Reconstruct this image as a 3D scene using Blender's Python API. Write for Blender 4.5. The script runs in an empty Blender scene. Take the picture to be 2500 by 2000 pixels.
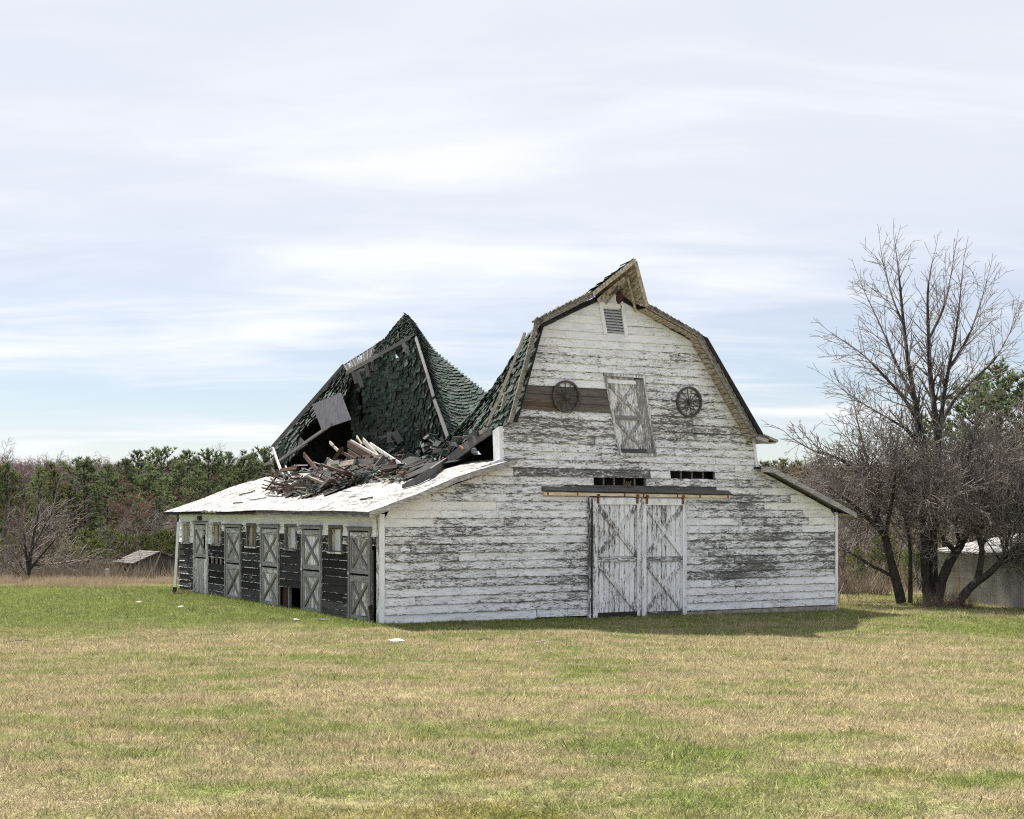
import bpy, math, random
import numpy as np
from mathutils import Vector, Matrix
sc = bpy.context.scene
COL = sc.collection
R = random.Random(7)

# ------------------------------------------------------------------ camera, sky, sun, exposure
EYE = 2.7
cam_data = bpy.data.cameras.new('camera')
cam_data.sensor_width = 36.0; cam_data.lens = 50.0
cam_data.shift_y = 0.0988
cam_data.clip_end = 5000
cam = bpy.data.objects.new('camera', cam_data)
cam.location = (0, 0, EYE); cam.rotation_euler = (math.radians(90), 0, 0)
COL.objects.link(cam); sc.camera = cam

SUN_VEC = Vector((-3.795, 4.338, 9.1)).normalized()
SUN_EL = math.asin(SUN_VEC.z); SUN_AZ = math.atan2(SUN_VEC.x, SUN_VEC.y)   # clockwise from +Y
sun_data = bpy.data.lights.new('sun', 'SUN')
sun_data.energy = 4.9; sun_data.angle = math.radians(0.53); sun_data.color = (1.0, 0.95, 0.87)
sun = bpy.data.objects.new('sun', sun_data)
sun.rotation_euler = (-SUN_VEC).to_track_quat('-Z', 'Y').to_euler()
sun.location = (0, 0, 60); COL.objects.link(sun)

sc.view_settings.view_transform = 'Standard'; sc.view_settings.look = 'None'
sc.view_settings.gamma = 1.0; sc.view_settings.use_curve_mapping = False
sc.view_settings.exposure = 1.25
sc.cycles.max_bounces = 6; sc.cycles.diffuse_bounces = 3; sc.cycles.transparent_max_bounces = 6
sc.cycles.use_denoising = False; sc.cycles.filter_width = 1.15; sc.cycles.sample_clamp_indirect = 6.0

class NT:
    """small helper for building node trees"""
    def __init__(s, tree):
        s.t = tree; tree.nodes.clear()
    def n(s, typ, ins=None, **props):
        nd = s.t.nodes.new(typ)
        for k, v in props.items(): setattr(nd, k, v)
        for k, v in (ins or {}).items():
            sock = nd.inputs[k]
            if isinstance(v, bpy.types.NodeSocket): s.t.links.new(v, sock)
            else: sock.default_value = v
        return nd
    def math(s, op, a, b=0.0, clamp=False):
        return s.n('ShaderNodeMath', {0: a, 1: b}, operation=op, use_clamp=clamp).outputs[0]
    def mix(s, fac, a, b, blend='MIX'):
        return s.n('ShaderNodeMix', {0: fac, 6: a, 7: b}, data_type='RGBA', blend_type=blend).outputs[2]
    def ramp(s, v, lo, hi, a=0.0, b=1.0):
        return s.n('ShaderNodeMapRange', {0: v, 1: lo, 2: hi, 3: a, 4: b}, interpolation_type='SMOOTHSTEP').outputs[0]
    def scale(s, vec, sx, sy, sz, off=None):
        m = s.n('ShaderNodeVectorMath', {0: vec, 1: (sx, sy, sz)}, operation='MULTIPLY').outputs[0]
        if off is not None: m = s.n('ShaderNodeVectorMath', {0: m, 1: off}, operation='ADD').outputs[0]
        return m
    def noise(s, vec, scale=1.0, detail=4.0, rough=0.55, dist=0.0):
        return s.n('ShaderNodeTexNoise', {'Vector': vec, 'Scale': scale, 'Detail': detail, 'Roughness': rough, 'Distortion': dist}).outputs[0]

def c4(c): return (c[0], c[1], c[2], 1.0)

world = bpy.data.worlds.new('World'); sc.world = world; world.use_nodes = True
w = NT(world.node_tree)
sky = w.n('ShaderNodeTexSky', sky_type='NISHITA', sun_disc=False)
sky.sun_elevation = SUN_EL; sky.sun_rotation = SUN_AZ
sky.air_density = 1.0; sky.dust_density = 0.15; sky.ozone_density = 3.0; sky.altitude = 300
gen = w.n('ShaderNodeTexCoord').outputs['Generated']
sep = w.n('ShaderNodeSeparateXYZ', {0: gen})
zc = w.math('MAXIMUM', sep.outputs[2], 0.015)
# project view direction on a high flat cloud layer
den = w.math('ADD', zc, 0.10)
px_ = w.math('DIVIDE', sep.outputs[0], den); py_ = w.math('DIVIDE', sep.outputs[1], den)
pv = w.n('ShaderNodeCombineXYZ', {0: px_, 1: py_, 2: 0.0}).outputs[0]
c1 = w.noise(w.scale(pv, 0.45, 0.75, 1, (3.7, 1.3, 0)), 1.0, 7, 0.52, 0.5)
c2 = w.noise(w.scale(pv, 1.1, 2.6, 1, (9.1, 4.0, 0)), 1.0, 8, 0.55, 0.8)
cm = w.math('ADD', w.math('MULTIPLY', c1, 0.62), w.math('MULTIPLY', c2, 0.38))
thin = w.ramp(cm, 0.42, 0.68)
veil = w.ramp(sep.outputs[2], 0.07, 0.22, 0.30, 0.90)          # thin high veil thickens away from the horizon
cov = w.math('ADD', veil, w.math('MULTIPLY', thin, w.math('SUBTRACT', 0.95, veil)), clamp=True)
skyc = w.n('ShaderNodeVectorMath', {0: sky.outputs[0], 1: (0.0505, 0.0475, 0.0475)}, operation='MULTIPLY').outputs[0]
cloudc = w.mix(thin, (0.358, 0.372, 0.408, 1), (0.440, 0.449, 0.464, 1))
skymix = w.mix(cov, skyc, cloudc)
bg = w.n('ShaderNodeBackground', {0: skymix, 1: 1.0})
wo = w.n('ShaderNodeOutputWorld', {0: bg.outputs[0]})

# ------------------------------------------------------------------ object helpers
def tag(o, label=None, cat=None, group=None, kind=None):
    if label: o['label'] = label
    if cat: o['category'] = cat
    if group: o['group'] = group
    if kind: o['kind'] = kind
    return o

def empty(name, loc=(0, 0, 0), rz=0.0, parent=None):
    o = bpy.data.objects.new(name, None); COL.objects.link(o)
    o.location = loc; o.rotation_euler = (0, 0, rz); o.empty_display_size = 0.3
    if parent: o.parent = parent
    return o

def link_mesh(name, me, mat, parent=None, color=None):
    o = bpy.data.objects.new(name, me); COL.objects.link(o)
    if mat is not None and not me.materials: me.materials.append(mat)
    if parent: o.parent = parent
    if color is not None: o.color = (color[0], color[1], color[2], 1.0)
    return o

class MB:
    def __init__(s): s.v = []; s.f = []
    def hexa(s, p):
        """8 corners: 0-3 one end ring, 4-7 other end ring"""
        b = len(s.v); s.v += [tuple(q) for q in p]
        s.f += [(b, b+3, b+2, b+1), (b+4, b+5, b+6, b+7), (b, b+1, b+5, b+4), (b+1, b+2, b+6, b+5), (b+2, b+3, b+7, b+6), (b+3, b, b+4, b+7)]
        return s
    def box(s, x0, x1, y0, y1, z0, z1):
        return s.hexa([(x0,y0,z0),(x1,y0,z0),(x1,y1,z0),(x0,y1,z0),(x0,y0,z1),(x1,y0,z1),(x1,y1,z1),(x0,y1,z1)])
    def bar(s, p0, p1, wd, th, side=None):
        """box from p0 to p1, wd across 'side', th across the third axis"""
        p0 = Vector(p0); p1 = Vector(p1); ax = (p1-p0).normalized()
        sd = Vector(side) if side is not None else Vector((0, 0, 1))
        sd = sd - ax*sd.dot(ax)
        if sd.length < 1e-4: sd = ax.orthogonal()
        sd.normalize(); n = ax.cross(sd)
        a = sd*wd*0.5; b = n*th*0.5
        return s.hexa([p0-a-b, p0+a-b, p0+a+b, p0-a+b, p1-a-b, p1+a-b, p1+a+b, p1-a+b])
    def tube(s, pts, rad, k=8, caps=True):
        pts = [Vector(p) for p in pts]; n = len(pts); b0 = len(s.v)
        if not hasattr(rad, '__len__'): rad = [rad]*n
        for i, p in enumerate(pts):
            ax = (pts[min(i+1, n-1)]-pts[max(i-1, 0)]).normalized()
            a = ax.cross(Vector((0.3, 0.5, 0.81))).normalized(); c = ax.cross(a)
            for j in range(k):
                t = 2*math.pi*j/k; s.v.append(tuple(p + (a*math.cos(t)+c*math.sin(t))*rad[i]))
        for i in range(n-1):
            for j in range(k):
                j2 = (j+1) % k; s.f.append((b0+i*k+j, b0+i*k+j2, b0+(i+1)*k+j2, b0+(i+1)*k+j))
        if caps:
            s.f.append(tuple(b0+j for j in reversed(range(k)))); s.f.append(tuple(b0+(n-1)*k+j for j in range(k)))
        return s
    def mesh(s, name):
        me = bpy.data.meshes.new(name); me.from_pydata(s.v, [], s.f); me.update(); return me
    def build(s, name, mat, parent=None, color=None):
        return link_mesh(name, s.mesh(name), mat, parent, color)

def np_mesh(name, V, F):
    """V (n,3), F (m,k) arrays -> mesh"""
    me = bpy.data.meshes.new(name); V = np.asarray(V, np.float32); F = np.asarray(F, np.int32)
    k = F.shape[1]
    me.vertices.add(len(V)); me.vertices.foreach_set('co', V.ravel())
    me.loops.add(F.size); me.loops.foreach_set('vertex_index', F.ravel())
    me.polygons.add(len(F)); me.polygons.foreach_set('loop_start', np.arange(0, F.size, k, dtype=np.int32))
    me.update(calc_edges=True); return me

# ------------------------------------------------------------------ value noise for terrain and lawn
def vnoise(x, y, seed=0):
    xi = np.floor(x).astype(np.int64); yi = np.floor(y).astype(np.int64); fx = x-xi; fy = y-yi
    def h(a, b):
        n = (a*374761393 + b*668265263 + seed*974711) & 0xffffffff
        n = ((n ^ (n >> 13))*1274126177) & 0xffffffff
        return ((n ^ (n >> 16)) & 0xffff)/65535.0
    fx = fx*fx*(3-2*fx); fy = fy*fy*(3-2*fy)
    return (h(xi, yi)*(1-fx)+h(xi+1, yi)*fx)*(1-fy) + (h(xi, yi+1)*(1-fx)+h(xi+1, yi+1)*fx)*fy
def fbm(x, y, seed=0, oct=4):
    s = 0; a = 0.5; t = 0
    for k in range(oct):
        s = s + a*vnoise(x*2**k+17.3*k, y*2**k+5.1*k, seed+k); t += a; a *= 0.55
    return s/t
def sm(a, b, x):
    t = np.clip((x-a)/(b-a), 0, 1); return t*t*(3-2*t)

P0 = np.array([-3.125, 33.8]); DU = np.array([0.868, 0.4966]); DV = np.array([-0.4966, 0.868])
BARN_ROT = math.atan2(DU[1], DU[0])
def barn_uv(X, Y):
    return (X-P0[0])*DU[0]+(Y-P0[1])*DU[1], (X-P0[0])*DV[0]+(Y-P0[1])*DV[1]
def to_world(u, v, z=0.0): return Vector((P0[0]+u*DU[0]+v*DV[0], P0[1]+u*DU[1]+v*DV[1], z))

def ground_h(X, Y):
    X = np.asarray(X, float); Y = np.asarray(Y, float)
    near = 1.05*(1-sm(3, 33, Y))
    tilt = -0.015*np.clip(X+3, 0, 14) - 0.022*np.clip(X-10.5, 0, 8)
    edge = 50.0 + 0.02*np.abs(X)
    far = np.where(Y > edge, -2.7*sm(0, 1, np.clip((Y-edge)/52, 0, 1)*0.5+0.0)*2, 0)
    far = np.where(Y > edge+52, -2.7, far)
    hill = np.interp(Y, [0, 122, 165, 250, 420, 800, 3000], [0, 0, 1.0, 3.6, 8.6, 11, 11])
    bump = 0.05*(fbm(X*0.35, Y*0.35, 3)-0.5) + 0.025*(fbm(X*1.7, Y*1.7, 5)-0.5)
    und = np.where(Y > 130, 1.6*(fbm(X*0.02, Y*0.02, 9)-0.5), 0)
    u, v = barn_uv(X, Y)
    flat = sm(0.0, 1.5, np.maximum(np.maximum(-u, u-14.4), np.maximum(-v, v-16.3)))
    return near+tilt+far+hill+bump*flat+und-0.02
def gz(x, y): return float(ground_h(x, y))

# ------------------------------------------------------------------ measured points -> places
FPX = 3472.0
def ray(x, y): return Vector(((x-1250)/FPX, 1.0, (1247-y)/FPX))
def place(x, y, Y):                      # point at depth Y metres from the viewpoint
    return ray(x, y)*Y + Vector((0, 0, EYE))
def on_v(x, y, v):                       # point of the plane v = const of the barn, in barn coordinates
    r = ray(x, y); t = (v+P0[0]*DV[0]+P0[1]*DV[1])/(r.x*DV[0]+r.y*DV[1])
    u = (t*r.x-P0[0])*DU[0]+(t*r.y-P0[1])*DU[1]
    return Vector((u, v, EYE+t*r.z))
def on_u(x, y, u):                       # point of the plane u = const of the barn
    r = ray(x, y); t = (u+P0[0]*DU[0]+P0[1]*DU[1])/(r.x*DU[0]+r.y*DU[1])
    v = (t*r.x-P0[0])*DV[0]+(t*r.y-P0[1])*DV[1]
    return Vector((u, v, EYE+t*r.z))

# ------------------------------------------------------------------ materials
def mat(name):
    m = bpy.data.materials.new(name); m.use_nodes = True; return m, NT(m.node_tree)
def finish(t, color, rough=0.85, bump=None, bstr=0.4, bdist=0.01, spec=0.3, metal=0.0, extra=None):
    p = t.n('ShaderNodeBsdfPrincipled', {'Roughness': rough, 'Specular IOR Level': spec, 'Metallic': metal})
    if isinstance(color, bpy.types.NodeSocket): t.t.links.new(color, p.inputs['Base Color'])
    else: p.inputs['Base Color'].default_value = c4(color)
    if bump is not None:
        b = t.n('ShaderNodeBump', {'Strength': bstr, 'Distance': bdist, 'Height': bump})
        t.t.links.new(b.outputs[0], p.inputs['Normal'])
    t.n('ShaderNodeOutputMaterial', {0: p.outputs[0]})
    return p

def paint_wood(name, axis, paint=(0.83, 0.85, 0.90), silver=False):
    """old white paint peeling off grey wood. object colour: R = bare share, G = how black the wood is, B = how brown"""
    m, t = mat(name)
    tc = t.n('ShaderNodeTexCoord'); oi = t.n('ShaderNodeObjectInfo')
    col = t.n('ShaderNodeSeparateColor', {0: oi.outputs['Color']})
    off = t.n('ShaderNodeVectorMath', {0: (31.0, 17.0, 47.0), 1: oi.outputs['Random']}, operation='MULTIPLY').outputs[0]
    def st(a, b):
        s = [b, b, b]; s['xyz'.index(axis)] = a; return s
    ob = tc.outputs['Object']
    region = t.noise(t.scale(ob, *st(0.30, 0.55)), 1.0, 3, 0.6)
    n1 = t.noise(t.scale(ob, *st(3.6, 19.0), off), 1.0, 8, 0.70, 0.9)
    n2 = t.noise(t.scale(ob, *st(13.0, 60.0), off), 1.0, 5, 0.68, 0.3)
    grain = t.noise(t.scale(ob, *st(3.0, 110.0), off), 1.0, 4, 0.6)
    crack = t.noise(t.scale(ob, *st(1.2, 60.0), off), 1.0, 2, 0.5)
    gc = t.n('ShaderNodeSeparateXYZ', {0: tc.outputs['Generated']})
    ac = gc.outputs[2] if axis in 'xy' else gc.outputs[0]
    ea = t.math('ABSOLUTE', t.math('SUBTRACT', ac, 0.5))
    edge = t.math('POWER', t.math('MULTIPLY', ea, 2.0), 5.0)
    end_c = {'x': gc.outputs[0], 'y': gc.outputs[1], 'z': gc.outputs[2]}[axis]
    ee = t.math('ABSOLUTE', t.math('SUBTRACT', end_c, 0.5))
    ends = t.math('POWER', t.math('MULTIPLY', ee, 2.0), 40.0)
    v = t.math('ADD', t.math('MULTIPLY', n1, 0.62), t.math('MULTIPLY', n2, 0.38))
    v = t.math('SUBTRACT', v, t.math('MULTIPLY', edge, 0.10))
    v = t.math('SUBTRACT', v, t.math('MULTIPLY', ends, 0.035))
    lip = t.math('MULTIPLY', t.ramp(ac, 0.13, 0.03), t.math('MULTIPLY', col.outputs[1], t.ramp(n1, 0.35, 0.6, 0.10, 0.34)))
    v = t.math('ADD', v, lip)
    chips = t.math('MULTIPLY', t.ramp(t.noise(t.scale(ob, *st(14.0, 38.0)), 1.0, 4, 0.7), 0.58, 0.64), 0.085)
    v = t.math('SUBTRACT', v, chips)
    thr = t.math('ADD', t.math('MULTIPLY', col.outputs[0], 0.44), 0.235)
    thr = t.math('ADD', thr, t.math('MULTIPLY', t.math('SUBTRACT', region, 0.5), 0.34))
    d = t.math('SUBTRACT', v, thr)
    cover = t.ramp(d, -0.012, 0.022)
    thin = t.ramp(d, 0.0, 0.12)                                  # worn translucent paint next to the flakes
    g1 = t.mix(t.ramp(grain, 0.3, 0.72), (0.085, 0.085, 0.09, 1), (0.235, 0.23, 0.225, 1))
    if silver: g1 = t.mix(t.ramp(grain, 0.3, 0.72), (0.15, 0.152, 0.16, 1), (0.40, 0.40, 0.41, 1))
    g1 = t.mix(t.ramp(crack, 0.60, 0.70), g1, (0.03, 0.03, 0.032, 1))
    blk = t.mix(t.ramp(grain, 0.3, 0.75), (0.003, 0.003, 0.004, 1), (0.017, 0.0155, 0.015, 1))
    brn = t.mix(t.ramp(grain, 0.3, 0.7), (0.045, 0.026, 0.016, 1), (0.16, 0.105, 0.07, 1))
    wood = t.mix(col.outputs[1], g1, blk); wood = t.mix(col.outputs[2], wood, brn)
    dirt = t.noise(t.scale(ob, *st(1.6, 5.0), off), 1.0, 5, 0.6)
    pc = t.mix(t.ramp(dirt, 0.35, 0.75), c4(paint), c4([p*0.80 for p in paint]))
    pc = t.mix(t.math('MULTIPLY', col.outputs[2], 1.6, True), pc, (0.74, 0.66, 0.50, 1))
    pc = t.mix(t.ramp(crack, 0.62, 0.72, 0.0, 0.55), pc, (0.30, 0.29, 0.28, 1))
    pc = t.mix(t.math('SUBTRACT', 1.0, thin), pc, (0.50, 0.50, 0.515, 1))
    full = t.mix(cover, wood, pc)
    h = t.math('ADD', t.math('MULTIPLY', cover, 1.0), t.math('MULTIPLY', grain, 0.5))
    finish(t, full, 0.85, h, 0.55, 0.004, 0.12)
    return m
M_px = paint_wood('peeling_paint_along_front', 'x')
M_py = paint_wood('peeling_paint_along_side', 'y')
M_pz = paint_wood('peeling_paint_upright', 'z')
M_sz = paint_wood('silvered_door_wood_upright', 'z', silver=True); M_sy = paint_wood('silvered_door_wood_level', 'y', silver=True); M_sx = paint_wood('silvered_door_wood_along', 'x', silver=True)

def simple(name, lo, hi, scale=6.0, rough=0.85, bstr=0.3, metal=0.0, stretch=(1, 1, 1), spec=0.3, rnd=0.0):
    m, t = mat(name); tc = t.n('ShaderNodeTexCoord'); oi = t.n('ShaderNodeObjectInfo')
    off = t.n('ShaderNodeVectorMath', {0: (31.0, 17.0, 47.0), 1: oi.outputs['Random']}, operation='MULTIPLY').outputs[0]
    n = t.noise(t.scale(tc.outputs['Object'], *stretch, off), scale, 6, 0.62)
    f = t.ramp(n, 0.32, 0.70)
    c = t.mix(f, c4(lo), c4(hi))
    if rnd:
        k = t.math('ADD', t.math('MULTIPLY', oi.outputs['Random'], rnd), 1-rnd*0.5)
        c = t.n('ShaderNodeVectorMath', {0: c, 1: k}, operation='MULTIPLY').outputs[0]
    finish(t, c, rough, n, bstr, 0.01, spec, metal)
    return m
M_iron = simple('old_iron', (0.045, 0.042, 0.040), (0.10, 0.092, 0.085), 14, 0.7)
M_rust = simple('rusty_iron', (0.06, 0.025, 0.012), (0.30, 0.11, 0.035), 22, 0.9)
M_block = simple('dark_rusty_pulley', (0.02, 0.008, 0.006), (0.075, 0.028, 0.018), 22, 0.8)
M_rail = simple('cream_rail_with_rust', (0.50, 0.36, 0.22), (0.74, 0.67, 0.54), 3.5, 0.7, stretch=(1, 6, 9))
M_conc = simple('foundation_concrete', (0.22, 0.20, 0.185), (0.40, 0.37, 0.34), 5, 0.95)
M_dark = simple('dark_interior_timber', (0.008, 0.007, 0.007), (0.03, 0.026, 0.024), 5, 0.95)  # near-black: the inside's shade is put into the colour; blackened boards too
M_pale = simple('torn_pale_timber', (0.225, 0.188, 0.150), (0.465, 0.435, 0.398), 3, 0.9, stretch=(1, 14, 14))
M_grey = simple('weathered_grey_timber', (0.080, 0.078, 0.080), (0.240, 0.232, 0.228), 3, 0.9, stretch=(1, 18, 18), rnd=0.5)
M_brown = simple('brown_roof_timber', (0.016, 0.008, 0.006), (0.092, 0.048, 0.029), 3, 0.9, stretch=(1, 14, 14), rnd=0.5)
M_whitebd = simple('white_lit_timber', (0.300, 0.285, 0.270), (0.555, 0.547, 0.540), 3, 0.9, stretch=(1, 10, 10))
M_ply = simple('grey_plywood', (0.085, 0.085, 0.105), (0.20, 0.195, 0.225), 5, 0.85, stretch=(1.2, 6, 1))
M_curtain = simple('pale_window_sheet', (0.50, 0.53, 0.58), (0.64, 0.67, 0.72), 2.5, 0.5)
M_inner = simple('inner_window_boards', (0.10, 0.085, 0.06), (0.26, 0.22, 0.17), 6, 0.9, stretch=(1, 8, 1))
M_pipe = simple('white_enamel_pipe', (0.70, 0.70, 0.70), (0.78, 0.78, 0.79), 3, 0.5)
M_boot = simple('black_pipe_boot', (0.012, 0.011, 0.011), (0.03, 0.028, 0.028), 8, 0.8)
M_slat = simple('louvre_grey_paint', (0.48, 0.485, 0.50), (0.66, 0.665, 0.68), 6, 0.8, stretch=(1, 4, 8))
M_soffit = simple('soffit_timber', (0.20, 0.165, 0.13), (0.60, 0.54, 0.45), 4, 0.9, stretch=(6, 1.5, 3))
M_fascia = simple('weathered_fascia', (0.18, 0.175, 0.17), (0.50, 0.485, 0.465), 5, 0.9, stretch=(1.3, 3, 9), rnd=0.2)
M_fasblk = simple('blackened_fascia', (0.02, 0.019, 0.02), (0.15, 0.14, 0.14), 4, 0.9, stretch=(4, 1.2, 8))

def shingle_mat(name, lo, hi, dk):
    m, t = mat(name); tc = t.n('ShaderNodeTexCoord'); ge = t.n('ShaderNodeNewGeometry'); oi = t.n('ShaderNodeObjectInfo')
    P = ge.outputs['Position']
    n = t.noise(P, 9.0, 5, 0.65); big = t.noise(P, 1.3, 4, 0.6)
    r = t.math('FRACT', t.math('ADD', ge.outputs['Random Per Island'], oi.outputs['Random']))
    c = t.mix(t.math('POWER', r, 1.5), c4(lo), c4(hi))
    c = t.mix(t.ramp(n, 0.50, 0.68), c, c4(dk))
    c = t.mix(t.ramp(big, 0.45, 0.7, 0, 0.65), c, c4([0.5*a+0.5*b for a, b in zip(dk, (0.10, 0.095, 0.09))]))
    fl = t.noise(P, 26.0, 3, 0.7)
    c = t.mix(t.ramp(fl, 0.62, 0.68, 0, 0.6), c, (0.26, 0.27, 0.265, 1))
    finish(t, c, 0.92, n, 0.5, 0.01, 0.2)
    return m
M_sh = shingle_mat('mossy_green_shingles', (0.026, 0.046, 0.039), (0.080, 0.108, 0.090), (0.022, 0.022, 0.020))
M_deck = simple('roof_deck', (0.010, 0.010, 0.011), (0.035, 0.033, 0.030), 6, 0.95)

def roofing_mat():
    m, t = mat('white_roll_roofing'); tc = t.n('ShaderNodeTexCoord'); oi = t.n('ShaderNodeObjectInfo')
    off = t.n('ShaderNodeVectorMath', {0: (31.0, 17.0, 47.0), 1: oi.outputs['Random']}, operation='MULTIPLY').outputs[0]
    o = tc.outputs['Object']
    a = t.noise(t.scale(o, 2.2, 1.2, 1, off), 1.5, 7, 0.65, 0.6); b = t.noise(t.scale(o, 14, 5, 1, off), 1.5, 4, 0.6)
    c = t.mix(t.math('ADD', t.ramp(a, 0.40, 0.64, 0, 0.7), t.ramp(t.n('ShaderNodeSeparateXYZ', {0: o}).outputs[0], 1.2, 3.6, 0, 0.3)), (0.29, 0.288, 0.283, 1), (0.14, 0.132, 0.125, 1))
    c = t.mix(t.ramp(t.math('ADD', t.math('MULTIPLY', a, 0.5), t.math('MULTIPLY', b, 0.5)), 0.52, 0.57, 0, 0.9), c, (0.045, 0.042, 0.041, 1))
    finish(t, c, 0.75, a, 0.3, 0.02)
    return m
M_roofing = roofing_mat()

def leaf_mat(name, lo, hi, transl=0.3, patch=0.35):
    m, t = mat(name); ge = t.n('ShaderNodeNewGeometry'); oi = t.n('ShaderNodeObjectInfo')
    n = t.noise(ge.outputs['Position'], patch, 3, 0.6)
    r = t.math('ADD', t.math('MULTIPLY', ge.outputs['Random Per Island'], 0.55), t.math('MULTIPLY', t.ramp(n, 0.3, 0.7), 0.45))
    c = t.mix(r, c4(lo), c4(hi))
    k = t.math('ADD', t.math('MULTIPLY', oi.outputs['Random'], 0.65), 0.75)
    c = t.n('ShaderNodeVectorMath', {0: c, 1: k}, operation='MULTIPLY').outputs[0]
    d = t.n('ShaderNodeBsdfDiffuse', {0: c}); tr = t.n('ShaderNodeBsdfTranslucent', {0: c})
    mx = t.n('ShaderNodeMixShader', {0: transl, 1: d.outputs[0], 2: tr.outputs[0]})
    t.n('ShaderNodeOutputMaterial', {0: mx.outputs[0]}); return m
M_pine = leaf_mat('pine_needles', (0.045, 0.069, 0.041), (0.192, 0.227, 0.107), 0.3)
M_pine2 = leaf_mat('yellowish_pine_needles', (0.068, 0.085, 0.031), (0.151, 0.161, 0.062), 0.4)
M_bush = leaf_mat('evergreen_bush_leaves', (0.062, 0.085, 0.023), (0.151, 0.169, 0.054), 0.4)
M_bud = leaf_mat('red_buds', (0.12, 0.045, 0.036), (0.22, 0.085, 0.062), 0.2)
M_drygrass = leaf_mat('dry_reeds', (0.232, 0.169, 0.107), (0.517, 0.428, 0.302), 0.25)
M_brush = leaf_mat('brown_undergrowth', (0.076, 0.061, 0.049), (0.223, 0.178, 0.138), 0.15)
def bark(name, lo, hi): return simple(name, lo, hi, 7, 0.95, stretch=(3, 3, 0.8))
M_bark = bark('dark_bark', (0.022, 0.019, 0.018), (0.080, 0.070, 0.062))
M_barkg = bark('grey_bark', (0.048, 0.043, 0.038), (0.144, 0.128, 0.112))
M_twig = bark('grey_brown_twigs', (0.091, 0.077, 0.068), (0.255, 0.218, 0.195))
M_twigd = bark('dark_twigs', (0.100, 0.087, 0.079), (0.282, 0.251, 0.227))
M_twigf = bark('far_twigs', (0.146, 0.113, 0.111), (0.246, 0.195, 0.186))

def grass_mat(name, geo):
    m, t = mat(name); ge = t.n('ShaderNodeNewGeometry'); oi = t.n('ShaderNodeObjectInfo')
    at = t.n('ShaderNodeAttribute', attribute_name='tint'); at.attribute_type = 'GEOMETRY' if geo else 'INSTANCER'
    c = at.outputs['Color']
    if geo:
        n = t.noise(ge.outputs['Position'], 14.0, 5, 0.7); n2 = t.noise(ge.outputs['Position'], 60.0, 3, 0.7)
        c = t.mix(t.ramp(n, 0.35, 0.7, 0.0, 0.7), c, (0.075, 0.058, 0.038, 1))
        k = t.ramp(n2, 0.3, 0.7, 0.55, 1.15)
    else:
        r = ge.outputs['Random Per Island']
        c = t.mix(t.ramp(r, 0.72, 0.74, 0, 0.8), c, (0.35, 0.30, 0.20, 1))
        c = t.mix(t.ramp(r, 0.20, 0.18, 0, 0.6), c, (0.09, 0.125, 0.03, 1))
        k = t.math('ADD', t.math('MULTIPLY', t.math('FRACT', t.math('MULTIPLY', r, 7.3)), 0.95), 0.5)
    c = t.n('ShaderNodeVectorMath', {0: c, 1: k}, operation='MULTIPLY').outputs[0]
    d = t.n('ShaderNodeBsdfDiffuse', {0: c})
    if geo:
        bp = t.n('ShaderNodeBump', {'Strength': 0.6, 'Distance': 0.04, 'Height': n}); t.t.links.new(bp.outputs[0], d.inputs['Normal'])
        t.n('ShaderNodeOutputMaterial', {0: d.outputs[0]})
    else:
        tr = t.n('ShaderNodeBsdfTranslucent', {0: c})
        mx = t.n('ShaderNodeMixShader', {0: 0.3, 1: d.outputs[0], 2: tr.outputs[0]})
        t.n('ShaderNodeOutputMaterial', {0: mx.outputs[0]})
    return m
M_ground = grass_mat('lawn_soil', True); M_blade = grass_mat('lawn_blades', False)

# ------------------------------------------------------------------ ground
def lawn_tint(X, Y):
    u, v = barn_uv(X, Y)
    n = fbm(X*0.22, Y*0.32, 21); n2 = fbm(X*0.9, Y*1.2, 33); n3 = fbm(X*2.6, Y*3.2, 44, 3)
    g = 0.40 + 0.7*(n-0.5) + 1.6*(n2-0.5) + 1.9*(n3-0.5)
    g = g - 0.16*sm(11, 17, Y)*(1-sm(27, 33, Y))*(0.6+0.8*n)
    left = sm(30.5, 35.5, Y+0.35*np.clip(-X-4, 0, 20)*0.25+1.6*(n2-0.5))*sm(3.0, -3.5, X-0.0)
    g = np.maximum(g, 0.95*left + 0.25*(n2-0.5))
    right = np.exp(-(((X-12.5)/4.0)**2+((Y-36)/4.5)**2))
    g = g + 0.55*right
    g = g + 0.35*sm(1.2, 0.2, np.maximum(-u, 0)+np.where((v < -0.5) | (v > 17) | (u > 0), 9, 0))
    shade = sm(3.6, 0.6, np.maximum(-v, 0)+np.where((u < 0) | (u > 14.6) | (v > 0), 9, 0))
    g = g + 0.42*shade  # greener grass before the front, also tinted to deepen the barn's cast shadow
    strip = np.exp(-(((X-5.5)/3.5)**2+((Y-13.2-0.3*(X-5.5))/1.3)**2))
    g = g - 0.5*strip
    g = np.clip(g, 0, 1)[..., None]
    n4 = fbm(X*6.5, Y*7.5, 91, 2)
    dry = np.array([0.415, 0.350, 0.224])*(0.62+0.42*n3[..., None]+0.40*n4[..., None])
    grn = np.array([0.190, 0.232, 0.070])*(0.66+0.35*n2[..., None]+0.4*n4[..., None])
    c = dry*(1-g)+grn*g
    moss = (sm(0.60, 0.72, fbm(X*0.8, Y*1.1, 77))*sm(14.5, 11, Y))[..., None]
    c = c*(1-0.5*moss)+np.array([0.21, 0.185, 0.035])*0.5*moss
    wild = sm(0, 3, Y-(50.5+0.02*np.abs(X)))[..., None]
    return c*(1-wild)+np.array([0.105, 0.084, 0.060])*(0.6+0.8*n2[..., None])*wild

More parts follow.
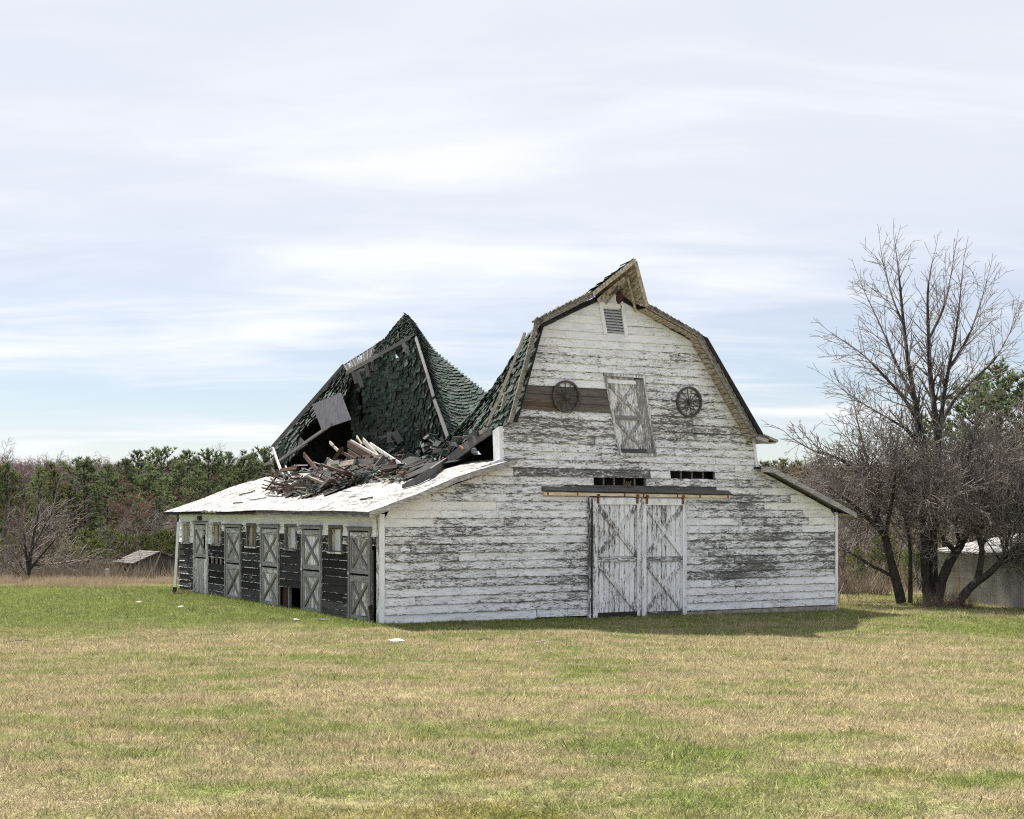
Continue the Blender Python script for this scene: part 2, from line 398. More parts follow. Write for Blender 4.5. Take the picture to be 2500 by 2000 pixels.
def make_ground():
    ys = np.concatenate([np.linspace(-12, 5, 12), np.linspace(5.6, 60, 180), np.linspace(61, 180, 80), np.linspace(190, 900, 40), np.linspace(1000, 3200, 8)])
    a = np.linspace(-1, 1, 161); a = np.sign(a)*np.abs(a)**1.15
    Y, A = np.meshgrid(ys, a, indexing='ij')
    X = A*(np.clip(Y, 5, None)*0.75+16)
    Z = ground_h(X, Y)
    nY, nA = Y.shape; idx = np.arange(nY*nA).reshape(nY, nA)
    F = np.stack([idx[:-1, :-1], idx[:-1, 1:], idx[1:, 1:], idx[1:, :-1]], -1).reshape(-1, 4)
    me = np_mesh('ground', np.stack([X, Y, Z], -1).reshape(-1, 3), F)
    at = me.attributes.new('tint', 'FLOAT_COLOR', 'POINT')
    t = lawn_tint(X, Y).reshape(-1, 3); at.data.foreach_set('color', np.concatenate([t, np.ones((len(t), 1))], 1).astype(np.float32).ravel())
    me.polygons.foreach_set('use_smooth', np.ones(len(F), bool))
    o = link_mesh('ground', me, M_ground); tag(o, kind='structure')
    return o
make_ground()

# ================================================================== THE BARN
barn = empty('barn', (P0[0], P0[1], 0.0), BARN_ROT)
tag(barn, 'large white barn with peeling paint, gambrel front and collapsed green roof', 'barn')

TILT_Z = [-1, 0, 3.2, 4.5, 5.5, 6.5, 9]; TILT_V = [0, 0, 0, -.011, -.004, .010, .012]
def tilt(u, z): return (u-7.2)*float(np.interp(z, TILT_Z, TILT_V))

# outline of the front wall: left and right limits by height (the upper wall has racked to the left)
ZL = [-.3, 2.66, 3.10, 3.50, 3.93, 3.95, 4.78, 4.88, 7.34, 8.32]; UL = [0.10, 0.10, .95, 1.90, 3.20, 3.31, 3.31, 3.58, 4.40, 6.50]
ZR = [-.3, 2.66, 3.84, 3.86, 4.79, 7.34, 8.32]; UR = [14.28, 14.28, 11.50, 11.40, 11.22, 9.27, 6.60]
def uL(z): return float(np.interp(z, ZL, UL))
def uR(z): return float(np.interp(z, ZR, UR))

class Quad:
    """sheared opening in the front wall given by its four corners (u, z)"""
    def __init__(s, tl, tr, bl, br): s.tl, s.tr, s.bl, s.br = [Vector((a[0], a[1])) for a in (tl, tr, bl, br)]
    def p(s, a, b):               # a across 0..1, b up 0..1
        return (s.bl*(1-a)+s.br*a)*(1-b) + (s.tl*(1-a)+s.tr*a)*b
    def lims(s, z):
        zl = min(max((z-s.bl.y)/(s.tl.y-s.bl.y), 0), 1)
        return (s.bl.x*(1-zl)+s.tl.x*zl, s.br.x*(1-zl)+s.tr.x*zl)
    def zr(s): return (min(s.bl.y, s.br.y), max(s.tl.y, s.tr.y))
def fuz(x, y): q = on_v(x, y, 0.0); return (q.x, q.z)
LOFT = Quad(fuz(1475, 916), fuz(1569, 923), fuz(1512, 1107), fuz(1598, 1109))
VENT = Quad(fuz(1466, 748), fuz(1517, 752), fuz(1477, 813), fuz(1526, 818))
OPEN = [LOFT, VENT,
        Quad((6.02, 3.53), (7.66, 3.53), (6.02, 3.33), (7.66, 3.33)),
        Quad((8.46, 3.71), (9.96, 3.71), (8.46, 3.47), (9.96, 3.47)),
        Quad((5.90, 3.06), (8.97, 3.06), (5.90, -.3), (8.97, -.3))]

def fbox(mb, u0, u1, z0, z1, d0, d1):      # on the front wall: d = distance in front of the wall plane
    return mb.box(u0, u1, -d1, -d0, z0, z1)
def fbar(mb, a, b, wd, d0, d1):            # bar in the front wall plane between (u,z) points
    a3 = Vector((a[0], -(d0+d1)/2, a[1])); b3 = Vector((b[0], -(d0+d1)/2, b[1]))
    ax = (b3-a3).normalized(); side = ax.cross(Vector((0, 1, 0)))
    return mb.bar(a3, b3, wd, d1-d0, side)
def fpoly(mb, q, d0, d1):                  # quad (u,z)*4 extruded along the wall normal
    return mb.hexa([(p[0], -d0, p[1]) for p in q]+[(p[0], -d1, p[1]) for p in q])

ROW = 0.2095
def clap(za0, za1, u00, u01, u10, u11, t0, color, name='siding_board'):
    """front clapboard: lower edge z=za0 from u00 to u10, upper edge z=za1 from u01 to u11"""
    f = lambda u, z: z+tilt(u, z)
    p = [(u00, 0.012, f(u00, za0)), (u10, 0.012, f(u10, za0)), (u11, 0.012, f(u11, za1)), (u01, 0.012, f(u01, za1)),
         (u00, -t0, f(u00, za0)), (u10, -t0, f(u10, za0)), (u11, -0.007, f(u11, za1)), (u01, -0.007, f(u01, za1))]
    return MB().hexa(p).build(name, M_px, barn, color)

def front_siding():
    nrow = int(8.5/ROW)+1
    for i in range(-1, nrow):
        z0 = i*ROW; z1 = z0+ROW+0.006
        zm = z0+ROW*0.5
        if z0 > 8.2: break
        lo0, hi0, lo1, hi1 = uL(z0), uR(z0), uL(min(z1, 8.31)), uR(min(z1, 8.31))
        segs = [(lo0, lo1, hi0, hi1)]
        if i == -1: segs = [(0.10, 0.10, 4.25, 4.25)]; z0 = -0.11
        if i == 0: segs = [(0.10, 0.10, 4.30, 4.30), (4.32, 4.32, 5.85, 5.85), (8.97, 8.97, 14.28, 14.28)]
        for op in OPEN:
            if i <= 0: break
            a, b = op.zr()
            if zm > a and zm < b:
                new = []
                l0, r0 = op.lims(z0); l1, r1 = op.lims(z1)
                for s in segs:
                    if r0 <= s[0] or l0 >= s[2]: new.append(s); continue
                    if l0 > s[0]+.05: new.append((s[0], s[1], l0, l1))
                    if r0 < s[2]-.05: new.append((r0, r1, s[2], s[3]))
                segs = new
        for s in segs:
            cuts = []; u = s[0]+R.uniform(0.6, 3.2)
            while u < s[2]-0.5: cuts.append(u); u += R.choice([1.0, 2.4, 3.2, 3.8, 4.4])*R.uniform(.8, 1.2)
            ends = [(s[0], s[1])]+[(c, c) for c in cuts]+[(s[2], s[3])]
            for (a0, a1), (b0, b1) in zip(ends, ends[1:]):
                a0b, b0b = a0+.0015, b0-.0015
                um = (a0+b0)/2
                # how bare this board is
                wr = 0.445+R.uniform(-.05, .08)
                if zm > 6.9: wr = R.uniform(.19, .31)
                elif zm > 5.9: wr = R.uniform(.34, .46)
                if zm < 0.8: wr = R.uniform(.30, .42)
                if zm > 2.2 and um < 2.2: wr -= .12
                if zm > 2.0 and um > 12.2: wr -= .16
                if um > 9.2 and 0.9 < zm < 2.3: wr += .06
                pass
                g = R.uniform(0, .30); br = R.uniform(0, .03)
                top_l = float(np.interp(um, [0, 3.3], [2.66, 3.93])); top_r = float(np.interp(um, [11.5, 14.3], [3.84, 2.66]))
                if (um < 3.6 and zm > top_l-.62) or (um > 11.4 and top_r-.60 < zm < 4.0): br = R.uniform(.09, .14); wr = R.uniform(.22, .34)
                if 3.12 < zm < 3.34 and 4.4 < um < 10.4: wr = R.uniform(.75, .95); g = .45
                if 3.34 < zm < 3.75 and 4.4 < um < 6.1: wr = .68
                if 5.30 < zm < 5.86 and um < 6.45: wr = 1.12; g = .15; br = .35
                clap(z0, z1, a0b, a1+.0015, b0b, b1-.0015, 0.034+R.uniform(-.005, .010), (max(wr, .02), g, br))
front_siding()
# bare brown boards left of the loft door sit in their own course
bd = MB(); fbox(bd, 3.86, 5.05, 5.33, 5.52, .022, .034); bd.build('bare_board', M_px, barn, (1.2, 0, .9))

# sheathing and studs behind the gaps, so that the openings show dark framing
for k in range(6): MB().box(6.02+k*.325, 6.055+k*.325, 0.02, 0.06, 3.2, 3.8).build('wall_stud', M_grey, barn)
for k in range(5): MB().box(8.46+k*.37, 8.49+k*.37, 0.02, 0.06, 3.3, 3.95).build('wall_stud', M_grey, barn)
nest = MB()
for k in range(26):
    a = R.uniform(0, 6.28); nest.bar((7.08+.05*math.cos(a), -.02+.03*math.sin(a), 3.33+R.uniform(0, .10)), (7.08+.11*math.cos(a+1), -.03, 3.33+R.uniform(-.05, .16)), .012, .012)
nb = nest.build('old_bird_nest', M_brush, None); nb.location = (P0[0], P0[1], 0); nb.rotation_euler.z = BARN_ROT
tag(nb, 'old straw bird nest in the gap above the sliding doors', 'nest')

# foundation and corner boards
MB().box(8.97, 14.36, -.015, .25, -.5, -.02).build('foundation', M_conc, barn)
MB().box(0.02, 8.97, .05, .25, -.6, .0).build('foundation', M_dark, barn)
MB().box(14.285, 14.385, -.036, .10, -.01, 2.66).build('corner_board', M_pz, barn, (.25, .1, 0))
MB().box(-.035, 0.095, -.036, .0, -.08, 2.62).build('corner_board', M_pz, barn, (.18, .1, 0))
MB().box(-.036, -.012, .001, .16, -.08, 2.62).build('corner_board', M_pz, barn, (.45, .2, 0))
cb = MB(); fpoly(cb, [(11.23, 4.72), (11.33, 4.70), (11.47, 3.90), (11.37, 3.90)], -.08, .035); cb.build('corner_board', M_pz, barn, (.2, .1, 0))
cb = MB(); cb.hexa([(3.20, .28, 4.70), (3.21, -.035, 4.80), (3.33, -.035, 4.80), (3.33, .28, 4.70), (3.23, .28, 3.92), (3.24, -.035, 3.94), (3.36, -.035, 3.94), (3.36, .28, 3.92)])
cb.build('corner_board', M_pz, barn, (.28, .1, 0))

# ---------------------------------------------------------------- gable vent with louvres
vm = MB()
def vq(a, b): return VENT.p(a, b)
fbar(vm, vq(-.02, -.04), vq(-.02, 1.10), .10, .0, .055); fbar(vm, vq(1.02, -.04), vq(1.02, 1.10), .10, .0, .055)
fbar(vm, vq(-.09, 1.06), vq(1.09, 1.06), .11, .002, .060)
vent = vm.build('gable_vent', M_pz, barn, (.10, 0, 0))
for k in range(9):
    b = (k+.35)/9.4; l = VENT.p(.06, b); r = VENT.p(.94, b); s = MB()
    s.hexa([(l.x, -.045, l.y), (r.x, -.045, r.y), (r.x, -.035, r.y+.012), (l.x, -.035, l.y+.012),
            (l.x, .04, l.y+.07), (r.x, .04, r.y+.07), (r.x, .05, r.y+.082), (l.x, .05, l.y+.082)])
    s.build('louvre', M_slat, vent)
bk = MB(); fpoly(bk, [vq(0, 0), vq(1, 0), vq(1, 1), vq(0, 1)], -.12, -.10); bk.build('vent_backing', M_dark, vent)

# ---------------------------------------------------------------- racked loft door
lm = MB()
def lq(a, b): return LOFT.p(a, b)
fbar(lm, lq(0, 0), lq(0, 1.0), .075, .0, .05)
fpoly(lm, [lq(.985, 0), lq(1.03, 0), lq(1.03, 1), lq(.985, 1)], .0, .05)
fbar(lm, lq(-.03, 1.01), lq(1.03, 1.01), .075, .003, .062)
fbar(lm, lq(-.02, -.012), lq(1.02, -.012), .07, .003, .055)
loft = lm.build('loft_door', M_sz, barn, (.50, .1, 0))
for k in range(5):
    a0 = .035+k*.152; q = [lq(a0, .03), lq(a0+.148, .03), lq(a0+.148, .995), lq(a0, .995)]
    p = MB(); fpoly(p, q, -.075, -.045-R.uniform(0, .006)); p.build('plank', M_sz, loft, (.50+R.uniform(-.08, .1), .0, 0))
jb = MB(); jb.hexa([(lq(.80, .02).x, .050, lq(.80, .02).y), (lq(.985, .0).x, -.0, lq(.985, .0).y), (lq(.985, .98).x, -.0, lq(.985, .98).y), (lq(.80, .98).x, .050, lq(.80, .98).y),
                    (lq(.80, .02).x, .090, lq(.80, .02).y), (lq(.985, .0).x, .04, lq(.985, .0).y), (lq(.985, .98).x, .04, lq(.985, .98).y), (lq(.80, .98).x, .090, lq(.80, .98).y)])
jb.build('jamb_board', M_sz, loft, (.66, .1, 0))
for a, b, wr, d in [((.05, .50), (.78, .90), .70, .0), ((.06, .90), (.80, .49), .74, -.012), ((.06, .05), (.78, .44), .78, .0), ((.07, .44), (.80, .02), .74, -.012)]:
    p = MB(); fbar(p, lq(*a), lq(*b), .085, -.045+d, -.008+d); p.build('brace', M_sz, loft, (wr-.12, .1, .1))
for (b, wr, g) in ((.465, .80, .2), (.93, .30, 0), (.035, .98, .7)):
    p = MB(); fbar(p, lq(.03, b), lq(.80, b), .11, -.044, -.008); p.build('cross_rail', M_sx, loft, (wr, g, 0))

# ---------------------------------------------------------------- sliding doors on their rail
def sliding_door(u0, u1, zb, zt, wears, bottom_black):
    m = MB(); w_ = .135
    fbox(m, u0, u0+w_, zb, zt, .085, .125); fbox(m, u1-w_, u1, zb, zt, .085, .125)
    fbox(m, u0+w_+.002, u1-w_-.002, zt-.17, zt, .085, .121)
    d = m.build('sliding_door', M_pz, barn, (wears[0], .1, 0))
    n = 9; x0 = u0+w_*.3; sw = (u1-u0-w_*.6)/n
    for k in range(n):
        p = MB(); fbox(p, x0+k*sw+.004, x0+(k+1)*sw-.004, zb+.05, zt-.05, .055, .083+R.uniform(-.004, .001)); p.build('plank', M_pz, d, (wears[1]+R.uniform(-.08, .12), .15, 0))
    zmid = zb+(zt-zb)*.485
    p = MB(); fbox(p, u0+w_+.003, u1-w_-.003, zmid-.065, zmid+.065, .085, .119); p.build('cross_rail', M_px, d, (wears[2], .2, 0))
    p = MB(); fbox(p, u0+w_+.003, u1-w_-.003, zb, zb+.12, .085, .118)
    p.build('cross_rail', M_px, d, (1.1 if bottom_black else .8, .8 if bottom_black else .5, 0))
    x0, x1 = u0+w_+.01, u1-w_-.01
    for (a, b, wr, k) in (((x0, zt-.20), (x1, zmid+.09), wears[3], 1), ((x0, zmid+.09), (x1, zt-.20), wears[4], 0), ((x0, zmid-.09), (x1, zb+.14), wears[5], 1), ((x0, zb+.14), (x1, zmid-.09), wears[6], 0)):
        p = MB(); fbar(p, a, b, .115, .084 if not k else .096, .112 if not k else .124)
        p.build('brace', M_pz, d, (wr, .25, 0))
    for u in (u0+.14, u1-.14):
        h = MB(); fbox(h, u-.035, u+.035, zt-.14, zt+.10, .126, .140); h.tube([(u, -.10, zt+.06), (u, -.16, zt+.06)], .05, 10); h.build('hanger', M_rust, d)
    return d
sliding_door(5.945, 7.455, -.06, 3.03, (.30, .38, .5, .54, .50, .48, .40), True)
sliding_door(7.475, 8.935, -.09, 3.015, (.24, .40, .58, .42, .52, .53, .56), False)
hb = MB(); hb.box(5.83, 5.90, -.10, -.03, -.12, 3.04); hb.build('door_post', M_pz, barn, (.55, .4, 0))
r = MB(); r.hexa([(4.46, -.05, 3.09), (10.37, -.05, 3.045), (10.37, -.15, 3.045), (4.46, -.15, 3.09), (4.46, -.05, 3.175), (10.37, -.05, 3.115), (10.37, -.15, 3.115), (4.46, -.15, 3.175)])
rail = r.build('door_rail', M_rail, barn)
for u in (4.56, 5.45, 6.9, 7.5, 8.6, 9.35, 10.30):
    zz = 3.175-(u-4.46)*.0101; q = MB(); q.box(u-.018, u+.018, -.158, -.04, zz-.08, zz+.012); q.build('rail_bracket', M_rust, rail)
for (a, b, zo) in ((4.44, 7.9, 0), (7.92, 10.42, -.035)):
    hdr = MB(); hdr.hexa([(a, -.03, 3.215+zo), (b, -.03, 3.185+zo), (b, -.17, 3.165+zo), (a, -.17, 3.195+zo), (a, -.03, 3.32+zo), (b, -.03, 3.29+zo), (b, -.19, 3.185+zo), (a, -.19, 3.215+zo)])
    hdr.build('rail_hood', M_px, barn, (.88, .35, 0))
fl = MB(); fbox(fl, 4.44, 10.37, 2.985, 3.055, .03, .045); fl.build('rail_backing', M_px, barn, (.20, 0, 0))

# ---------------------------------------------------------------- left (stable) wall: doors, windows, dark boards
def lbox(mb, v0, v1, z0, z1, d0, d1): return mb.box(-d1, -d0, v0, v1, z0, z1)
def lbar(mb, a, b, wd, d0, d1):
    a3 = Vector((-(d0+d1)/2, a[0], a[1])); b3 = Vector((-(d0+d1)/2, b[0], b[1]))
    ax = (b3-a3).normalized(); side = ax.cross(Vector((1, 0, 0)))
    return mb.bar(a3, b3, wd, d1-d0, side)
SD = [(13.10, 14.52, 2.27, 1.18), (9.90, 11.34, 2.20, 1.10), (6.70, 8.16, 2.22, 1.10), (3.58, 4.96, 2.22, 1.12), (.47, 1.80, 2.21, 1.13)]
SW = [(14.98, 15.84), (11.78, 12.66), (8.58, 9.42), (5.36, 6.25), (2.22, 3.11)]
HOLES = [(a, b, -.3, t+.03) for a, b, t, s in SD]+[(a, b, 1.66, 2.27) for a, b in SW]+[(4.98, 6.68, -.3, .60), (11.36, 13.08, 1.045, 1.25), (.17, .45, -.3, 1.9)]
def left_siding():
    for i in range(0, 13):
        z1 = 2.70-i*ROW; z0 = z1-ROW
        if z1 < 0.02: break
        zm = (z0+z1)/2; z0 = max(z0, -.10)
        segs = [(.165, 16.22)]
        for (a, b, lo, hi) in HOLES:
            if lo < zm < hi:
                new = []
                for s in segs:
                    if b <= s[0] or a >= s[1]: new.append(s); continue
                    if a > s[0]+.04: new.append((s[0], a))
                    if b < s[1]-.04: new.append((b, s[1]))
                segs = new
        for s in segs:
            cuts = []
            if zm > 2.27:
                u = s[0]+R.uniform(.8, 2.2)
                while u < s[1]-.6: cuts.append(u); u += R.uniform(1.3, 3.2)
            ends = [s[0]]+cuts+[s[1]]
            for a, b in zip(ends, ends[1:]):
                vm_ = (a+b)/2
                if zm > 2.27: wr, g = R.uniform(.05, .18), .3
                elif zm > 2.05: wr, g = .42+R.uniform(-.1, .2)-(.2 if vm_ > 11 else 0), .8
                elif vm_ > 12.5 and zm > 1.65: wr, g = .38, .7
                elif zm > 1.6: wr, g = .70+R.uniform(-.06, .12), R.uniform(.8, .95)
                else: wr, g = .86+R.uniform(-.10, .16), R.uniform(.80, 1.0)
                if zm < .5: wr, g = .80, R.uniform(.5, .75)
                if vm_ > 12.5 and zm < 1.6: wr -= .07; g = .85
                t0 = .034+R.uniform(-.006, .010); dz = R.uniform(-.010, .010)
                p = [(.012, a+.002, z0+dz), (.012, a+.002, z1+.006), (.012, b-.002, z1+.006), (.012, b-.002, z0-dz),
                     (-t0, a+.002, z0+dz), (-.008, a+.002, z1+.006), (-.008, b-.002, z1+.006), (-t0, b-.002, z0-dz)]
                m = MB().hexa(p).build('siding_board', M_py, barn, (wr, g, 0.0))
left_siding()
# exposed pale lips along the lower edges of some courses
for k, (v0, v1, t, s) in enumerate(SD):
    m = MB()
    lbox(m, v0, v0+.07, -.08, t, .0, .075); lbox(m, v1-.07, v1, -.08, t, .0, .075)
    lbox(m, v0-.03, v1+.03, t+.002, t+.075, .0, .085)
    wr0 = [.50, .70, .68, .72, .80][k]; gk = [.0, .05, .08, .10, .2][k]
    d = m.build('stall_door', M_sz, barn, (wr0, gk, 0))
    c = m = MB(); lbox(c, v0-.08, v1+.08, t+.078, t+.10, .0, .12); c.build('drip_cap', M_sy, d, (.85, .6, 0))
    a, b = v0+.085, v1-.085
    def planks(z0, z1, n, wr, depth, skip=()):
        for j in range(n):
            if j in skip: continue
            sw = (b-a)/n; p = MB(); lbox(p, a+j*sw+.004, a+(j+1)*sw-.004, z0, z1, depth, depth+.022+R.uniform(-.003, .002))
            p.build('plank', M_sz, d, (wr+R.uniform(-.10, .10), gk, R.choice([0, 0, .1])))
    up0, up1 = s+.03, t-.03; lo0, lo1 = .02, s-.02
    open_ = .0
    planks(up0, up1, 6, [.36, .40, .44, .42, .50][k], .005, (1,) if k == 0 else ())
    planks(lo0, lo1, 4 if k == 0 else 7, [.40, .46, .42, .46, .52][k], .005)
    for (z0, z1, wr) in ((up1-.16, up1, .62), (up0, up0+.12, .78)):
        p = MB(); lbox(p, a, b, z0, z1, .028, .052); p.build('cross_rail', M_sy, d, (wr, gk, 0))
    if k:
        for (z0, z1, wr) in ((lo1-.15, lo1, .70), (lo0, lo0+.12, .80)):
            p = MB(); lbox(p, a, b, z0, z1, .028, .052); p.build('cross_rail', M_sy, d, (wr, gk, 0))
        for (zz0, zz1) in ((lo0, lo1), ):
            for vv in (a, b-.085):
                p = MB(); lbox(p, vv, vv+.085, zz0+.122, zz1-.152, .028, .051); p.build('stile', M_sz, d, (.80, gk, 0))
    for vv in (a, b-.085):
        p = MB(); lbox(p, vv, vv+.085, up0+.122, up1-.162, .028, .051); p.build('stile', M_sz, d, (.78, gk, 0))
    ua, ub = a+.10, b-.10
    X = [((ua, up1-.18), (ub, up0+.14), .050), ((ub, up1-.18), (ua, up0+.14), .066)]
    if k: X += [((ua, lo1-.17), (ub, lo0+.14), .066), ((ub, lo1-.17), (ua, lo0+.14), .050)]
    for q, (p0, p1, dd) in enumerate(X):
        p = MB(); lbar(p, p0, p1, .085, dd-.022, dd); p.build('brace', M_sz, d, (.90+R.uniform(-.06, .1), .22+gk*.5, .6 if (k == 1 and q == 2) else R.choice([.1, .2, .3])))
    hs = MB(); lbox(hs, v1-.10, v1-.02, s-.01, s+.06, .077, .09); hs.build('hinge_strap', M_sz, d, (.15, 0, 0))
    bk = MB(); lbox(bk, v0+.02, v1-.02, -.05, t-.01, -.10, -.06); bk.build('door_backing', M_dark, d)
for k, (v0, v1) in enumerate(SW):
    m = MB(); z0, z1 = 1.66, 2.26; fw = .085
    lbox(m, v0, v0+fw, z0, z1, -.02, .055); lbox(m, v1-fw, v1, z0, z1, -.02, .055)
    lbox(m, v0, v1, z1+.001, z1+.075, -.02, .058)
    wd = m.build('window', M_pz, barn, (.46 if k < 2 else .66, .1, .1))
    s = MB(); lbox(s, v0-.04, v1+.04, z0-.055, z0-.003, -.06, .085); s.build('sill', M_py, wd, (.55, .2, .1))
    rv = MB(); D = .16
    rv.box(.02, D, v1-fw+.002, v1-fw+.022, z0+.01, z1-.01); rv.box(.02, D, v0+fw-.022, v0+fw-.002, z0+.01, z1-.01)
    rv.box(.02, D, v0+fw, v1-fw, z1-.03, z1-.01); rv.box(.02, D, v0+fw, v1-fw, z0+.0, z0+.02)
    rv.build('reveal', M_pz, wd, (.34, 0, .5))
    if k < 3:
        for j in range(3):
            ww = (v1-v0-2*fw)/3; ib = MB(); ib.box(.105+.02*R.random(), .14, v0+fw+j*ww+.004, v0+fw+(j+1)*ww-.006, z0+.02, z1-.03)
            ib.build('inner_board', M_inner, wd)
    else:
        pn = MB(); pn.box(.085, .095, v0+fw, v1-fw, z0+.02, z1-.03); pn.build('pane', M_curtain, wd)
        fr = MB(); fr.box(.070, .083, v0+fw, v0+fw+.03, z0+.02, z1-.03); fr.box(.070, .083, v1-fw-.035, v1-fw, z0+.02, z1-.03); fr.build('sash', M_pz, wd, (.3, 0, 0))
# framing seen through the missing boards
for v in (5.15, 6.1): MB().box(.03, .10, v, v+.10, -.1, .62).build('wall_stud', M_grey, barn)
for v in (11.55, 12.0, 12.42, 12.85): MB().box(.02, .08, v, v+.05, 1.03, 1.27).build('wall_stud', M_pale, barn)
pl = MB(); pl.box(.06, .09, 6.36, 6.66, -.1, .62); pl.build('torn_plank', M_brown, barn)
st = MB(); st.box(-.075, -.04, .30, .36, -.1, 1.75); st.build('loose_trim', M_pz, barn, (.9, .5, 0))
st = MB(); st.bar((-.09, .42, .42), (-.09, .30, .10), .16, .02, (0, 1, .3)); st.build('torn_plank', M_dark, barn)
lt = MB(); lt.box(-.13, -.045, 13.74, 13.92, 2.40, 2.53); lamp = lt.build('wall_lamp', M_iron, barn)
lt = MB(); lt.tube([(-.09, 13.80, 2.40), (-.08, 13.80, 2.26)], .012, 6); lt.tube([(-.09, 13.86, 2.40), (-.08, 13.86, 2.26)], .012, 6); lt.build('lamp_bracket', M_grey, lamp)
# hidden outer walls and floor; near-black inner backings added to keep the inside dark
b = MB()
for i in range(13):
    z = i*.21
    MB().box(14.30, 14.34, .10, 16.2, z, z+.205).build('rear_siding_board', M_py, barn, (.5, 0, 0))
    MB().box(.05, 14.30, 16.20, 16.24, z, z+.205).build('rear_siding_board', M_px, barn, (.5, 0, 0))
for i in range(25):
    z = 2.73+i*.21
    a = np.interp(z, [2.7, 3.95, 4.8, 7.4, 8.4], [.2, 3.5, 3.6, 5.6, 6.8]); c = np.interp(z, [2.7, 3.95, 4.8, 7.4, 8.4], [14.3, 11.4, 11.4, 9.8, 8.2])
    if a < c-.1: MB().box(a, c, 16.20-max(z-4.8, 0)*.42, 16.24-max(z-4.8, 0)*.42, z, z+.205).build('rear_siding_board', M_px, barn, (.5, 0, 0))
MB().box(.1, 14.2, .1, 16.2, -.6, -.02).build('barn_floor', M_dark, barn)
iw = MB(); iw.box(3.42, 3.48, .4, 16.1, .0, 3.9); iw.build('dark_backing', M_dark, barn)
iw = MB(); iw.box(3.5, 11.2, 2.45, 2.55, .0, 4.2); iw.build('dark_backing', M_dark, barn)
iw = MB(); iw.box(3.3, 11.2, 16.10, 16.15, 0, 4.78); iw.hexa([(3.48, 16.10, 4.79), (11.1, 16.10, 4.79), (11.1, 16.15, 4.79), (3.48, 16.15, 4.79), (5.45, 15.0, 7.4), (9.6, 15.0, 7.4), (9.6, 15.05, 7.4), (5.45, 15.05, 7.4)]); iw.build('dark_backing', M_dark, barn)
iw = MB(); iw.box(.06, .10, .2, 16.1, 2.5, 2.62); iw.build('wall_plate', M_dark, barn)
iw = MB(); iw.box(3.62, 11.1, .30, .34, 2.6, 4.6); iw.build('dark_backing', M_dark, barn)
iw = MB(); iw.box(4.75, 8.9, .30, .34, 4.61, 6.7); iw.build('dark_backing', M_dark, barn)

# ---------------------------------------------------------------- shed-roof wings
LU = [-.45, .87, 1.87, 3.55]; LZ = [2.69, 3.12, 3.52, 4.02]
def wing_z(u, v): return float(np.interp(u, LU, LZ)) + 0.012*math.sin(v*1.1)+0.02*math.sin(v*.37+u)
def wing_sheet(u0, u1, v0, v1, lift):
    nu, nv = 4, 8; V = []; F = []
    for s in (0, 1):
        for i in range(nu+1):
            for j in range(nv+1):
                u = u0+(u1-u0)*i/nu; v = v0+(v1-v0)*j/nv
                V.append((u, v, wing_z(u, v)+lift-(0.014 if s else 0)))
    W = nv+1; o = (nu+1)*W
    for i in range(nu):
        for j in range(nv):
            q = (i*W+j, (i+1)*W+j, (i+1)*W+j+1, i*W+j+1); F.append(q); F.append(tuple(o+x for x in reversed(q)))
    for i in range(nu):
        F.append((i*W, o+i*W, o+(i+1)*W, (i+1)*W)); F.append((i*W+nv, (i+1)*W+nv, o+(i+1)*W+nv, o+i*W+nv))
    for j in range(nv):
        F.append((j, j+1, o+j+1, o+j)); F.append((nu*W+j, o+nu*W+j, o+nu*W+j+1, nu*W+j+1))
    me = bpy.data.meshes.new('roofing_sheet'); me.from_pydata(V, [], F); me.update()
    return link_mesh('roofing_sheet', me, M_roofing, wing_deck)
dk = MB()
for i in range(3):
    for j in range(8):
        u0, u1 = LU[i], LU[i+1]; va, vb = -.33+j*2.09, -.33+(j+1)*2.09
        z = lambda u, v: wing_z(u, v)-.045
        dk.hexa([(u0, va, z(u0, va)-.05), (u1, va, z(u1, va)-.05), (u1, vb, z(u1, vb)-.05), (u0, vb, z(u0, vb)-.05), (u0, va, z(u0, va)), (u1, va, z(u1, va)), (u1, vb, z(u1, vb)), (u0, vb, z(u0, vb))])
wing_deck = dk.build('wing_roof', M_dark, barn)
tag(wing_deck, 'low white roof over the stable side, strewn with broken timber')
us = [-.48, .55, 1.56, 2.56, 3.56]
for i in range(4):
    vs = [-.36]; 
    while vs[-1] < 16.2: vs.append(min(vs[-1]+R.uniform(3.4, 5.2), 16.42))
    if vs[-1]-vs[-2] < 1: vs[-2] = vs[-1]; vs.pop()
    for j in range(len(vs)-1): wing_sheet(us[i]-(.06 if i else 0), us[i+1], vs[j]-(.05 if j else 0), vs[j+1], .004*(3-i)+.003*(j % 2)-.012)
# fascias: dark one on the near half of the eave, rafter tails on the far half
f_ = MB(); f_.hexa([(-.47, -.36, 2.55), (-.43, -.36, 2.55), (-.43, 7.4, 2.60), (-.47, 7.4, 2.60), (-.47, -.36, 2.675), (-.43, -.36, 2.675), (-.43, 7.4, 2.685), (-.47, 7.4, 2.685)])
f_.build('eave_fascia', M_fasblk, barn)
for k in range(14):
    v = 7.9+k*.62
    rt = MB(); rt.hexa([(-.42, v, 2.57), (.0, v, 2.62), (.0, v+.05, 2.62), (-.42, v+.05, 2.57), (-.42, v, 2.64), (.0, v, 2.76), (.0, v+.05, 2.76), (-.42, v+.05, 2.64)]); rt.build('rafter_tail', M_soffit, barn)
for a in range(3):
    f_ = MB(); u0, u1 = LU[a], LU[a+1]
    z0, z1 = wing_z(u0, -.3)-.015, wing_z(u1, -.3)-.015
    f_.hexa([(u0, -.36, z0-.135), (u1, -.36, z1-.135), (u1, -.325, z1-.135), (u0, -.325, z0-.135), (u0, -.36, z0), (u1, -.36, z1), (u1, -.325, z1), (u0, -.325, z0)])
    f_.build('rake_fascia', M_fascia, barn)
